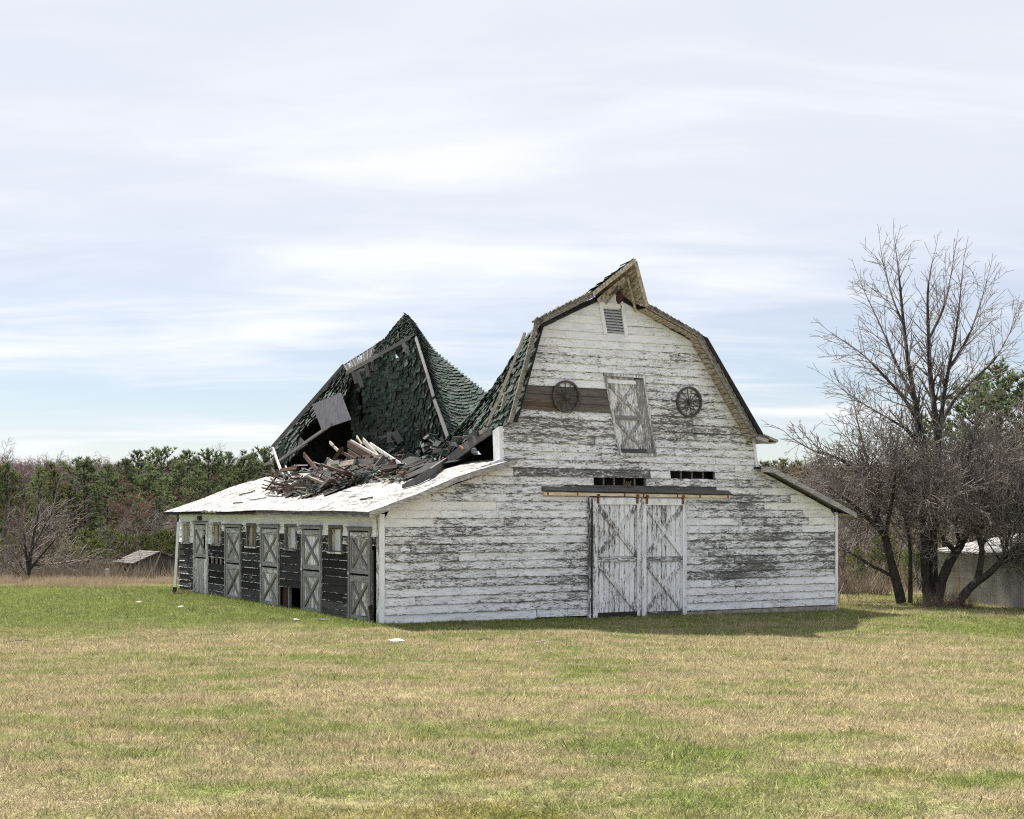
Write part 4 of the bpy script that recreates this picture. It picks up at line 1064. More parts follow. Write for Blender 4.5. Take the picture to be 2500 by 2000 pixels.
# ---------------------------------------------------------------- wagon wheels on the front
def wagon_wheel(cu, cz, r, rot, label):
    root = empty('wagon_wheel', to_world(cu, -.07, cz), BARN_ROT); tag(root, label, 'wagon wheel', 'wagon wheels hung on the front wall')
    m = MB(); n = 40
    for i in range(n):
        t0 = 2*math.pi*i/n; 
        for rr, dd in ((r, -.03), (r, .03), (r-.052, .03), (r-.052, -.03)): m.v.append((rr*math.cos(t0), dd, rr*math.sin(t0)))
    for i in range(n):
        j = (i+1) % n
        for k in range(4): m.f.append((i*4+k, j*4+k, j*4+(k+1) % 4, i*4+(k+1) % 4))
    m.build('rim', M_iron, root)
    m = MB(); m.tube([(0, -.075, 0), (0, -.06, 0), (0, .045, 0)], [.045, .062, .055], 16); hub = m.build('hub', M_iron, root)
    for k in range(12):
        t = rot+k*math.pi/6; c, s = math.cos(t), math.sin(t)
        m = MB(); m.tube([(.05*c, 0, .05*s), ((r-.05)*c, 0, (r-.05)*s)], [.014, .011], 6); m.build('spoke', M_iron, root)
q = on_v(1379, 969, 0); wagon_wheel(q.x, q.z, .415, .10, 'dark iron wagon wheel hung over the bare brown boards, left of the loft door')
q = on_v(1679, 982, 0); wagon_wheel(q.x, q.z, .415, .22, 'dark iron wagon wheel hung on peeling white boards, right of the loft door')

# ---------------------------------------------------------------- broken timber heaped where the roof fell
def board_px(mat_, p0, p1, wpx, label, th=.04, side=None, group='broken boards in the fallen roof'):
    """plank between two places given as (x, y, u): x, y measured in the photograph, u metres across the barn"""
    a, b = UR(p0), UR(p1); wd = wpx/76.0
    ax = (b-a); L = ax.length; ax.normalize()
    sd = Vector(side) if side else Vector((0, .25, 1)); sd = sd-ax*sd.dot(ax); sd.normalize(); n = ax.cross(sd)
    m = MB(); K = 3
    for k in range(K+1):
        c = Vector((L*k/K, 0, R.uniform(-.008, .008) if 0 < k < K else 0)); j = R.uniform(-.25, .25)*wd if k in (0, K) else 0
        m.v += [(c.x+j, -wd/2, c.z-th/2), (c.x-j, wd/2, c.z-th/2), (c.x-j, wd/2, c.z+th/2), (c.x+j, -wd/2, c.z+th/2)]
    for k in range(K):
        for j in range(4): m.f.append((k*4+j, k*4+(j+1) % 4, k*4+4+(j+1) % 4, k*4+4+j))
    m.f += [(3, 2, 1, 0), tuple(K*4+j for j in range(4))]
    o = m.build('broken_board', mat_, None)
    M = Matrix(((ax.x, sd.x, n.x, a.x), (ax.y, sd.y, n.y, a.y), (ax.z, sd.z, n.z, a.z), (0, 0, 0, 1)))
    o.matrix_world = Matrix.Translation((P0[0], P0[1], 0)) @ Matrix.Rotation(BARN_ROT, 4, 'Z') @ M
    tag(o, label, 'board', group); return o
B = board_px
B(M_whitebd, (667, 1097, 3.15), (698, 1181, 2.95), 11, 'broad sunlit white plank leaning at the far left end of the wreckage', .05)
B(M_whitebd, (697, 1139, 3.25), (721, 1182, 3.0), 5, 'narrow white plank just right of the broad leaning white plank')
B(M_grey, (683, 1124, 3.25), (809, 1037, 3.75), 7, 'long straight grey rail rising from the wreckage to the plywood sheet', .06)
B(M_brown, (742, 1110, 3.6), (782, 1158, 3.2), 13, 'wide brown plank propped upright below the plywood sheet')
B(M_grey, (774, 1165, 3.15), (828, 1190, 3.0), 10, 'grey plank lying below the foot of the wide brown plank')
B(M_pale, (805, 1080, 3.9), (826, 1101, 3.7), 7, 'pale rounded timber end sticking up in the middle of the wreckage')
B(M_brown, (825, 1099, 3.75), (901, 1140, 3.5), 7, 'thin brown rafter slanting down behind the brown boards')
B(M_brown, (852, 1084, 3.9), (926, 1128, 3.6), 16, 'thick dark brown beam with a grey broken end, topmost of the brown ones', .12)
B(M_brown, (850, 1104, 3.85), (912, 1146, 3.55), 16, 'middle of the brown roof boards tipped on their edge', .03)
B(M_brown, (846, 1122, 3.8), (902, 1160, 3.5), 17, 'lowest of the brown roof boards tipped on their edge', .03)
B(M_whitebd, (857, 1077, 4.0), (951, 1131, 3.55), 7, 'upper of the two long pale planks slanting down to the right')
B(M_pale, (887, 1075, 4.05), (925, 1118, 3.7), 12, 'short grey white plank crossing the long pale planks')
B(M_whitebd, (904, 1084, 4.0), (1000, 1148, 3.4), 8, 'longest sunlit plank sloping down right beside the dark shingles')
B(M_pale, (871, 1066, 4.2), (884, 1086, 4.05), 6, 'small pale splinter above the pale planks, against dark shingles')
B(M_grey, (799, 1122, 3.55), (874, 1168, 3.3), 10, 'rounded grey rafter with its broken end towards the left')
B(M_brown, (794, 1151, 3.3), (838, 1092, 3.7), 9, 'brown rafter rising to the right behind the rounded grey rafter', .06)
B(M_brown, (832, 1177, 3.15), (858, 1151, 3.4), 15, 'stubby red brown timber block at the foot of the brown boards', .08)
B(M_brown, (848, 1186, 3.08), (880, 1163, 3.25), 7, 'thin brown batten beside the stubby red brown block')
B(M_whitebd, (887, 1177, 3.1), (948, 1172, 3.1), 9, 'nearly level white board at the right of the wreckage', .06)
B(M_grey, (947, 1168, 3.15), (977, 1174, 3.1), 9, 'short grey block at the end of the level white board', .07)
B(M_brown, (738, 1218, 2.2), (772, 1192, 2.6), 5, 'thin dark batten lying tilted at the front of the wreckage')
B(M_pale, (712, 1184, 2.95), (755, 1205, 2.7), 5, 'thin pale lath slanting right below the white planks')
B(M_grey, (673, 1182, 2.9), (698, 1203, 2.65), 8, 'short grey plank at the left foot of the broad white plank')
B(M_brown, (664, 1148, 3.15), (680, 1166, 3.05), 9, 'brown block beside the broad white plank')
B(M_grey, (645, 1135, 3.35), (667, 1129, 3.35), 6, 'grey timber end poking out left beyond the roof edge')
B(M_grey, (941, 1146, 3.4), (975, 1149, 3.3), 6, 'grey lath below the longest sunlit plank')
B(M_pale, (981, 1149, 3.3), (1003, 1153, 3.25), 8, 'pale block where the longest sunlit plank ends')
B(M_grey, (955, 1178, 3.15), (995, 1152, 3.35), 6, 'grey batten leaning against the curved eave beam')
B(M_grey, (905, 1168, 3.3), (960, 1140, 3.5), 6, 'grey rafter lying behind the level white board')
B(M_brown, (890, 1150, 3.45), (915, 1118, 3.7), 6, 'orange brown upright splinter right of the brown boards')
B(M_whitebd, (665, 1190, 2.85), (676, 1213, 2.6), 8, 'stub of white plank at the lowest left of the wreckage')
for k, (x0, y0, x1, y1, w_, lb) in enumerate([(584, 1209, 622, 1198, 4, 'long dark lath lying alone on the far end of the white roof'), (609, 1220, 648, 1215, 3, 'dark lath on the white roof just left of the wreckage'),
        (880, 1219, 910, 1214, 5, 'dark flat board lying on the white roof near its front end'), (852, 1213, 868, 1211, 3, 'short dark lath on the white roof near the dark flat board'),
        (570, 1229, 592, 1226, 2, 'thin lath low on the far end of the white roof'), (655, 1209, 690, 1211, 4, 'grey lath at the lower left fringe of the wreckage'), (640, 1190, 668, 1196, 4, 'pale lath left of the wreckage')]):
    # boards flat on the wing roof: find the place on the roof surface
    def onroof(x, y):
        u = 1.5
        for _ in range(30):
            q = on_u(x, y, u); u += (q.z-(wing_z(u, q.y)+.03))*.9
        return u
    B(M_fascia if k % 2 else M_fasblk, (x0, y0, onroof(x0, y0)), (x1, y1, onroof(x1, y1)), w_, lb, .03, (1, 0, .35), 'boards scattered on the white roof')

for k in range(20):
    t = (k+.5)/20; x = 672+t*310+R.uniform(-14, 14); low = 1208-36*min(1, max(0, (t-.30)/.40))
    y = low-12-R.random()*52; a = R.gauss(0, .55)+(math.pi if R.random() < .5 else 0); L = R.uniform(24, 64)*(1.2 if .2 < t < .7 else .8)
    u0 = min(roof_u(x, low), 3.3)+R.uniform(-.05, .35); mt, cn = R.choice([(M_brown, 'brown'), (M_brown, 'brown'), (M_grey, 'grey'), (M_grey, 'grey'), (M_dark, 'blackened'), (M_pale, 'pale')])
    tl = 'rising to the right' if math.sin(a)*math.cos(a) < -.12 else 'falling to the right' if math.sin(a)*math.cos(a) > .12 else 'lying level'
    part = 'left end' if t < .3 else 'middle' if t < .65 else 'right end'; size = 'long' if L > 55 else 'short'
    wp = R.uniform(5, 13)
    B(mt, (x-L/2*math.cos(a), y-L/2*math.sin(a)*.8, u0), (x+L/2*math.cos(a), y+L/2*math.sin(a)*.8, u0+R.uniform(-.25, .25)), wp, size+(' wide ' if wp > 9 else ' narrow ')+cn+' board '+tl+' at the '+part+' of the wreckage', R.uniform(.03, .07), (R.gauss(0, .5), R.gauss(0, .5), 1), 'jumbled boards in the wreckage')
# plywood sheet
cs = [on_u(x, y, 3.95) for x, y in ((764, 988), (832, 959), (858, 1025), (787, 1049))]
m = MB(); m.hexa([p+Vector((-.03, 0, 0)) for p in cs]+[p for p in cs]); ply = m.build('plywood_sheet', M_ply, None)
ply.location = (P0[0], P0[1], 0); ply.rotation_euler.z = BARN_ROT
tag(ply, 'square grey plywood sheet lying tilted against the broken green roof', 'plywood sheet')

# dark torn roofing slumped over the top edge of the white roof
V = []; F = []; n_ = 46
for i in range(n_+1):
    t = i/n_; x = 668+t*318; low = 1208-36*min(1, max(0, (t-.30)/.40))+R.gauss(0, 5); q = on_u(x, low, min(roof_u(x, low), 3.3))
    for j in range(5):
        f = j/4; u = q.x+(3.66-q.x)*f; v_ = q.y+R.gauss(0, .05); V.append((u, v_, wing_z(min(u, 3.55), v_)+.02+(abs(R.gauss(0, .06)) if 0 < j else .015)+.10*f))
for i in range(n_):
    for j in range(4): F.append((i*5+j, (i+1)*5+j, (i+1)*5+j+1, i*5+j+1))
me = bpy.data.meshes.new('torn_roofing'); me.from_pydata(V, [], F); me.update(); o = link_mesh('torn_roofing', me, M_deck); md_ = o.modifiers.new('thick', 'SOLIDIFY'); md_.thickness = .015
o.location = (P0[0], P0[1], 0); o.rotation_euler.z = BARN_ROT; tag(o, 'dark torn roofing slumped over the top of the white roof under the loose boards', 'roofing')

# small rubble nobody could count
V = []; F = []
mbr = MB(); mg = MB(); mw = MB(); msh = MB()
for k in range(520):
    t = R.random(); x = 660+t*335; low = 1214-8*(t < .08)-36*min(1, max(0, (t-.30)/.40))
    y = low-R.random()**1.4*70; u = roof_u(x, min(y+6, low)); c = on_u(x, y, min(u, 3.6))
    if c.x < 3.5: c.z = max(c.z, wing_z(c.x, c.y)+.03)+abs(R.gauss(0, .10))
    L = .14+.9*R.random()**2.2; a = R.uniform(0, 6.28); e = R.gauss(0, .32)
    d_ = Vector((math.cos(a)*math.cos(e), math.sin(a)*math.cos(e), math.sin(e)))*L*.5
    mm = R.choice([mbr, mbr, mbr, mg, mg, mw, msh, msh, msh]); mm.bar(c-d_, c+d_, R.uniform(.012, .06), R.uniform(.010, .025), (R.gauss(0, 1), R.gauss(0, 1), 1))
for k in range(260):     # heap inside the hole
    c = Vector((R.uniform(3.5, 5.0), R.uniform(5.5, 14.5), R.uniform(3.3, 4.05))); L = R.uniform(.2, 1.2); a = R.uniform(0, 6.28); e = R.gauss(0, .4)
    d_ = Vector((math.cos(a)*math.cos(e), math.sin(a)*math.cos(e), math.sin(e)))*L*.5
    R.choice([mbr, mbr, mg, msh]).bar(c-d_, c+d_, R.uniform(.05, .2), .03, (R.gauss(0, 1), R.gauss(0, 1), 1))
for k in range(170):      # torn shingles along the fold and the foot of the fallen face
    s = R.random(); 
    if k < 90: c = P_low.at(.9+R.uniform(-.1, .1), s)+Vector((R.uniform(-.5, -.1), R.uniform(-.3, .3), R.uniform(-.1, .25)))
    else: c = P_f.at(1.0, .35+.65*s)+Vector((R.uniform(-.1, .3), R.uniform(-.2, .3), R.uniform(-.02, .12)))
    a = R.uniform(0, 6.28); e = R.gauss(0, .5); d_ = Vector((math.cos(a)*math.cos(e), math.sin(a)*math.cos(e), math.sin(e)))*R.uniform(.08, .22)
    R.choice([msh, msh, mg]).bar(c-d_, c+d_, R.uniform(.08, .25), .014, (R.gauss(0, 1), R.gauss(0, 1), R.gauss(0, 1)))
for mm, mt, nm, lb in ((mbr, M_brown, 'brown_splinters', 'loose brown splinters heaped in the fallen roof'), (mg, M_grey, 'grey_splinters', 'loose grey splinters heaped in the fallen roof'), (mw, M_pale, 'pale_splinters', 'loose pale splinters heaped in the fallen roof'), (msh, M_sh, 'torn_shingles', 'torn green shingle scraps heaped in the fallen roof')):
    o = mm.build(nm, mt, None); o.location = (P0[0], P0[1], 0); o.rotation_euler.z = BARN_ROT; tag(o, lb, 'rubble', None, 'stuff')

# leaning white pipe at the far corner
pz = empty('downspout', place(426, 1460, 46.2)); pz.location.z = gz(pz.location.x, pz.location.y)
top = place(436, 1275, 46.6)-pz.location; low = top*.10
tag(pz, 'leaning white downspout with a black foot at the far barn corner', 'downspout')
m = MB(); m.bar(low, top, .085, .07, (1, 0, 0)); m.build('pipe', M_pipe, pz)
m = MB(); m.bar((0, 0, -.05), low, .11, .10, (1, 0, 0)); m.build('boot', M_boot, pz)

# ================================================================== VEGETATION
def rvec(r): 
    while True:
        v = Vector((r.uniform(-1, 1), r.uniform(-1, 1), r.uniform(-1, 1)))
        if 0.05 < v.length < 1: return v.normalized()

class Grow:
    """branching skeleton: a list of (p0, p1, r0, r1) pieces"""
    def __init__(s, seed): s.r = random.Random(seed); s.seg = []; s.tips = []
    def stem(s, pts, r0, r1):
        """hand placed limb through pts; returns samples (pos, dir, radius, fraction)"""
        pts = [Vector(p) for p in pts]; out = []; n = len(pts)-1; cum = [0]
        P = [pts[0]]
        for i in range(n):
            a = pts[max(i-1, 0)]; b = pts[i]; c = pts[i+1]; d = pts[min(i+2, n)]
            K = 5
            for k in range(1, K+1): P.append(Patch.cr(a, b, c, d, k/K))
        for i in range(len(P)-1):
            f0, f1 = i/(len(P)-1), (i+1)/(len(P)-1)
            j = s.r.uniform(.93, 1.07)
            s.seg.append((P[i], P[i+1], (r0+(r1-r0)*f0)*j, (r0+(r1-r0)*f1)*j)); out.append((P[i+1], (P[i+1]-P[i]).normalized(), r0+(r1-r0)*f1, f1))
        return out
    def branch(s, p, d, L, r, lev, cfg):
        nseg = max(2, min(7, int(L/cfg['step'])+1)); st = L/nseg; rr = s.r
        rend = max(r*.30, cfg['rmin'])
        gap = cfg['gap'][min(lev, len(cfg['gap'])-1)]; nxt = gap*rr.uniform(.5, 1.2); dist = 0; sd = rr.choice((-1, 1))
        for i in range(nseg):
            d = (d + rvec(rr)*cfg['wob'] + Vector((0, 0, cfg['up'][min(lev, len(cfg['up'])-1)]))*st).normalized()
            q = p+d*st; f0, f1 = i/nseg, (i+1)/nseg
            s.seg.append((p, q, r+(rend-r)*f0, r+(rend-r)*f1))
            if lev < cfg['levels']:
                dist += st
                while dist > nxt:
                    nxt += gap*rr.uniform(.6, 1.4); f = (nxt and min(dist, nxt)/L); f = min(max((i+rr.random())/nseg, 0), 1)
                    if f < cfg['bare'][min(lev, len(cfg['bare'])-1)]: continue
                    perp = d.cross(rvec(rr)).normalized(); ang = math.radians(rr.uniform(*cfg['ang']))
                    cd = (d*math.cos(ang)+perp*math.sin(ang)).normalized()
                    cl = L*rr.uniform(*cfg['ratio'])*(1-.62*f)
                    if cl > cfg['lmin']:
                        cr_ = max((r+(rend-r)*f)*rr.uniform(.45, .7), cfg['rmin']); s.branch(p+(q-p)*rr.random(), cd, cl, cr_, lev+1, cfg)
            p = q
        s.tips.append((p, d))
    def split(s, rcut):
        return [g for g in s.seg if g[2] >= rcut], [g for g in s.seg if g[2] < rcut]

def seg_mesh(name, seg, k=3, thick=1.0):
    A = np.array([g[0][:] for g in seg], np.float32); B = np.array([g[1][:] for g in seg], np.float32)
    ra = np.array([g[2] for g in seg], np.float32)*thick; rb = np.array([g[3] for g in seg], np.float32)*thick
    ax = B-A; L = np.linalg.norm(ax, axis=1, keepdims=True); ax = ax/np.maximum(L, 1e-6)
    ref = np.where(np.abs(ax[:, 2:3]) > .9, np.array([[1., 0, 0]]), np.array([[0, 0, 1.]]))
    a = np.cross(ax, ref); a /= np.linalg.norm(a, axis=1, keepdims=True); b = np.cross(ax, a)
    V = np.zeros((len(seg), 2*k, 3), np.float32)
    B = B+ax*(rb[:, None]*.5)
    for j in range(k):
        t = 2*math.pi*j/k; o = a*math.cos(t)+b*math.sin(t)
        V[:, j] = A+o*ra[:, None]; V[:, k+j] = B+o*rb[:, None]
    base = (np.arange(len(seg))*2*k)[:, None]
    F = [np.concatenate([base+j, base+(j+1) % k, base+k+(j+1) % k, base+k+j], 1) for j in range(k)]
    return np_mesh(name, V.reshape(-1, 3), np.concatenate(F, 0))

def blade_mesh(name, P, D, L, Wd, rng):
    """narrow triangles: base P, direction D, length L, width Wd (numpy arrays)"""
    n = len(P); side = np.cross(D, rng.normal(size=(n, 3))); side /= np.maximum(np.linalg.norm(side, axis=1, keepdims=True), 1e-6)
    V = np.stack([P-side*Wd[:, None]*.5, P+side*Wd[:, None]*.5, P+D*L[:, None]], 1)
    return np_mesh(name, V.reshape(-1, 3), np.arange(3*n).reshape(-1, 3))

def tree_thing(name, loc, rz, sc_, parts, label, cat, group=None):
    """parts: (name, mesh)"""
    o = empty(name, loc, rz); o.scale = (sc_,)*3 if not hasattr(sc_, '__len__') else sc_
    tag(o, label, cat, group)
    for n_, me in parts: c = bpy.data.objects.new(n_, me); COL.objects.link(c); c.parent = o
    return o
def with_mat(me, m_): me.materials.append(m_); return me

# ---- white pine, 1 unit = 1 m, about 12 m tall
def pine_meshes(seed, H=12.0, spread=3.2, base=.14, tuft=.58, dens=1.0, mat_=M_pine):
    r = random.Random(seed); rng = np.random.default_rng(seed); seg = []; P = []; D = []; Ls = []
    lean = Vector((r.uniform(-.03, .03), r.uniform(-.03, .03), 1))
    N = 12; pts = [lean*H*.96*i/N+Vector((r.gauss(0, .04), r.gauss(0, .04), 0)) for i in range(N+1)]
    for i in range(N): seg.append((pts[i], pts[i+1], .17*H/12*(1-i/N)+.02, .17*H/12*(1-(i+1)/N)+.02))
    z = base*H
    lump = [r.uniform(.72, 1.15) for _ in range(8)]; ph = r.uniform(0, 6)
    while z < H*.97:
        f = min((z/H-base)/(1-base), 1)
        prof = (math.sin(min(f*1.9+.35, math.pi*.5+.2)) if f < .5 else 1.02*(1-((f-.42)/.60)**1.9))
        nb = 5 if f < .8 else 4; a0 = r.uniform(0, 6.28)
        for k in range(nb):
            a = a0+k*6.283/nb+r.uniform(-.35, .35); L = max(.25, spread*prof*lump[int((a % 6.283)/6.284*8)]*r.uniform(.70, 1.15))
            c = lean*z; el = math.radians(-6+50*f+r.uniform(-12, 14))
            d = Vector((math.cos(a)*math.cos(el), math.sin(a)*math.cos(el), math.sin(el)))
            tip = c+d*L+Vector((0, 0, L*.12)); seg.append((c, tip, .035*H/12+.01, .012))
            nt = max(2, int(L*2.6*dens))
            for q in range(nt):
                g = .34+.66*(q+r.random())/nt
                pp = c+(tip-c)*g+Vector((r.gauss(0, .07*L), r.gauss(0, .07*L), r.gauss(.04, .06)))
                tl = tuft*r.uniform(.7, 1.25)
                for w_ in range(15):
                    dd = (d*.6+Vector((0, 0, .62))+rvec(r)*.8).normalized(); P.append(pp[:]); D.append(dd[:]); Ls.append(tl*r.uniform(.55, 1.1))
        z += H*.052*r.uniform(.75, 1.25)
    for w_ in range(30): P.append((lean*H*r.uniform(.93, .99))[:]); D.append((Vector((0, 0, 1))+rvec(r)*.7).normalized()[:]); Ls.append(tuft)
    P = np.array(P); D = np.array(D); Ls = np.array(Ls)
    return with_mat(seg_mesh('trunk', seg, 4), M_bark), with_mat(blade_mesh('crown', P, D, Ls, Ls*.24, rng), mat_)

# ---- bare broadleaf tree, far type
def bare_meshes(seed, H=10.0, levels=4, spread=(25, 55), up=(.02, .05, .06), mat_=M_twig, buds=None, rmin=.012, gap=(.9, .55, .34, .3), thick=1.0, stems=1, bare=.25, rcut=.03):
    g = Grow(seed); r = g.r
    cfg = dict(step=.55, rmin=rmin, gap=gap, wob=.13, up=up, levels=levels, bare=(bare, .18, .1), ang=spread, ratio=(.45, .72), lmin=.28)
    for k in range(stems):
        d = Vector((r.uniform(-.35, .35), r.uniform(-.35, .35), 1)).normalized() if stems > 1 else Vector((r.uniform(-.1, .1), r.uniform(-.1, .1), 1)).normalized()
        g.branch(Vector((0, 0, -.2)), d, H*r.uniform(.82, 1.0), H*.016/(stems**.4), 0, cfg)
    a, b = g.split(rcut)
    out = [] if not a else [('trunk', with_mat(seg_mesh('trunk', a, 5), M_barkg))]
    out.append(('crown', with_mat(seg_mesh('crown', b, 3, thick), mat_)))
    if buds:
        rng = np.random.default_rng(seed); P = []; D = []
        for p, d in g.tips:
            for _ in range(4): P.append((p+rvec(r)*.13)[:]); D.append(rvec(r)[:])
        P = np.array(P); n = len(P); out.append(('buds', with_mat(blade_mesh('buds', P, np.array(D), np.full(n, .16), np.full(n, .09), rng), buds)))
    return out

# ------------------------------------------------------------------ tall bare tree and tangled old trees on the right
YT = 45.2
def PX(x, y, dy=0.0): return place(x, y, YT+dy)
def limbs(name, seed, stems, label, cat, cfg, density, blen, rcut=.035, group=None, twig=M_twigd, basept=None, thick=1.0):
    g = Grow(seed); r = g.r
    for (pts, r0, r1, f0) in stems:
        P = [PX(*p) for p in pts]; sam = g.stem(P, r0, r1); acc = 0; prev = P[0]
        for (p, d, rad, f) in sam:
            acc += (p-prev).length
            while acc > 0:
                acc -= density*r.uniform(.6, 1.4)
                if f < f0: continue
                perp = d.cross(rvec(r)).normalized(); ang = math.radians(r.uniform(*cfg['ang']))
                cd = (d*math.cos(ang)+perp*math.sin(ang)).normalized()
                g.branch(prev+(p-prev)*r.random(), cd, blen*r.uniform(.5, 1.15)*(1.15-.80*f), max(rad*r.uniform(.30, .55), cfg['rmin']), 1, cfg)
            prev = p
        g.branch(sam[-1][0], sam[-1][1], blen*.42, r1, 1, cfg)
    loc = basept or PX(*stems[0][0][0]); loc = Vector((loc.x, loc.y, gz(loc.x, loc.y)))
    g.seg = [(a-loc, b-loc, c, d) for a, b, c, d in g.seg]
    a, b = g.split(rcut); print('limbs', seed, len(a), len(b))
    o = tree_thing(name, loc, 0, 1, [('trunk', with_mat(seg_mesh('trunk', a, 7), M_bark)), ('crown', with_mat(seg_mesh('crown', b, 3, thick), twig))], label, cat, group)
    return o, g
cfgT = dict(step=.36, rmin=.0065, gap=(.4, .26, .21, .2), wob=.10, up=(.06, .09, .10, .08), levels=3, bare=(.2, .15, .1), ang=(28, 52), ratio=(.42, .70), lmin=.16)
tallstems = [
    ([(2266, 1476), (2258, 1380, .1), (2257, 1275, .1), (2259, 1130, .1), (2245, 1043, 0), (2230, 956, -.1), (2215, 869, -.2), (2204, 770, -.1), (2193, 660, 0), (2184, 590, .1)], .17, .010, .36),
    ([(2280, 1476, .1), (2277, 1275, .3), (2289, 1090, .4), (2272, 927, .6), (2267, 828, .5), (2265, 712, .6), (2278, 630, .7)], .16, .010, .40),
    ([(2289, 1090, .4), (2302, 985, .5), (2316, 900, .2), (2335, 800, 0), (2346, 700, -.2), (2352, 640, -.3)], .085, .009, .2),
    ([(2290, 1050, .4), (2330, 975, .9), (2385, 920, 1.2), (2432, 872, 1.5), (2474, 795, 1.6), (2497, 745, 1.8)], .075, .009, .25),
    ([(2245, 1043, 0), (2215, 985, -.6), (2165, 925, -1.1), (2110, 870, -1.5), (2062, 835, -1.7), (2032, 815, -1.8)], .065, .008, .2),
    ([(2236, 985, -.1), (2196, 905, .6), (2160, 820, 1.0), (2128, 750, 1.2), (2100, 690, 1.3)], .06, .008, .2),
    ([(2250, 1075, .1), (2200, 1040, -.5), (2130, 1000, -1.0), (2075, 965, -1.3), (2030, 930, -1.5)], .05, .008, .25),
    ([(2267, 828, .5), (2300, 760, 1.0), (2318, 690, 1.2), (2330, 620, 1.3)], .05, .008, .15),
    ([(2316, 900, .2), (2360, 830, -.5), (2392, 745, -.9), (2410, 680, -1.1)], .05, .008, .15),
    ([(2208, 800, -.1), (2180, 730, -.6), (2160, 660, -.8), (2150, 610, -.9)], .04, .008, .15)]
limbs('bare_tree', 11, tallstems, 'tall leafless tree with upright branches, tallest tree right of the barn', 'tree', cfgT, .13, 1.9)
cfgA = dict(step=.28, rmin=.0085, gap=(.3, .20, .17, .18), wob=.26, up=(.02, .06, .07, .06), levels=4, bare=(.12, .10, .1), ang=(25, 62), ratio=(.5, .85), lmin=.22)
appleL = [
    ([(2200, 1472, -.3), (2188, 1420, -.3), (2174, 1370, -.3), (2160, 1310, -.2), (2140, 1262, 0), (2126, 1215, 0), (2095, 1150, .2), (2040, 1117, .3), (1985, 1100, .4), (1930, 1068, .4)], .17, .014, .40),
    ([(2178, 1405, -.3), (2122, 1378, -.5), (2085, 1355, -.6), (2050, 1342, -.6), (2020, 1330, -.5)], .07, .014, .3),
    ([(2158, 1308, -.2), (2110, 1255, -.9), (2060, 1215, -1.2), (2000, 1180, -1.4), (1955, 1170, -1.4)], .08, .012, .2),
    ([(2140, 1262, 0), (2128, 1180, .5), (2112, 1105, .8), (2096, 1040, .9), (2085, 985, 1.0)], .07, .011, .2),
    ([(2160, 1310, -.2), (2176, 1230, -.6), (2186, 1150, -.7), (2190, 1080, -.8), (2200, 1010, -.8)], .07, .011, .2),
    ([(2222, 1472, .2), (2222, 1400, .2), (2221, 1330, .3), (2212, 1260, .3), (2222, 1180, .2), (2236, 1110, 0)], .08, .012, .3),
    ([(2126, 1215, 0), (2080, 1225, .8), (2035, 1235, 1.2), (1990, 1255, 1.4)], .05, .011, .2)]
limbs('bare_tree', 21, appleL, 'old spreading leafless tree nearest the barn, long limbs arching left over the low wing', 'tree', cfgA, .12, 2.3)
appleR = [
    ([(2288, 1474, -.3), (2298, 1420, -.3), (2318, 1375, -.3), (2340, 1340, -.3), (2362, 1290, -.2), (2352, 1220, 0), (2362, 1130, .1), (2380, 1050, .1), (2390, 980, .2)], .19, .013, .42),
    ([(2332, 1345, -.3), (2300, 1310, -.9), (2280, 1250, -1.2), (2290, 1180, -1.2), (2305, 1110, -1.2)], .09, .012, .25),
    ([(2362, 1290, -.2), (2410, 1230, .4), (2450, 1150, .6), (2480, 1070, .8), (2500, 990, 1.0)], .09, .012, .2)]
limbs('bare_tree', 31, appleR, 'thick dark leafless trunk leaning right beside the tall tree, dense twiggy crown', 'tree', cfgA, .085, 2.6)
appleF = [
    ([(2334, 1482, -1.2), (2368, 1436, -1.3), (2415, 1400, -1.4), (2460, 1356, -1.5), (2500, 1320, -1.6), (2540, 1290, -1.7)], .15, .03, .45),
    ([(2385, 1425, -1.3), (2397, 1345, -1.2), (2385, 1290, -1.2), (2400, 1215, -1.2), (2420, 1130, -1.2), (2440, 1050, -1.2)], .11, .012, .3),
    ([(2396, 1330, -1.2), (2440, 1260, -1.0), (2490, 1200, -.8), (2530, 1130, -.6)], .08, .012, .2),
    ([(2445, 1370, -1.5), (2470, 1290, -1.9), (2500, 1230, -2.0)], .05, .012, .2)]
limbs('bare_tree', 41, appleF, 'low dark leafless trunk leaning far right in front of the corrugated shed', 'tree', cfgA, .08, 2.4)

# ------------------------------------------------------------------ corrugated shed on the right
W0 = Vector((14.5, 48.6, 0)); W1 = Vector((17.6, 38.5, 0)); wdir = (W1-W0).normalized(); wn = Vector((-wdir.y, wdir.x, 0)); wn = wn if wn.x < 0 else -wn
shed_r = empty('corrugated_shed', (W0.x, W0.y, gz(W0.x, W0.y)), math.atan2(wdir.y, wdir.x)); tag(shed_r, 'grey corrugated metal shed with white roof behind the leaning trunks', 'shed')
def corr_mat():
    m, t = mat('galvanised_sheet'); tc = t.n('ShaderNodeTexCoord'); o = tc.outputs['Object']; oi = t.n('ShaderNodeObjectInfo')
    a = t.noise(t.scale(o, 1.2, 1.2, .7), 2.0, 5, .6); b = t.noise(t.scale(o, 2.6, 1, .25, (3, 1, 0)), 1.6, 4, .6)
    c = t.mix(t.ramp(a, .35, .7), (.30, .30, .297, 1), (.42, .42, .42, 1)); c = t.mix(t.ramp(b, .60, .70, 0, .7), c, (.36, .20, .10, 1))
    finish(t, c, .55, a, .1, .01, .4); return m
M_corr = corr_mat()
Lw = (W1-W0).length; npan = 8
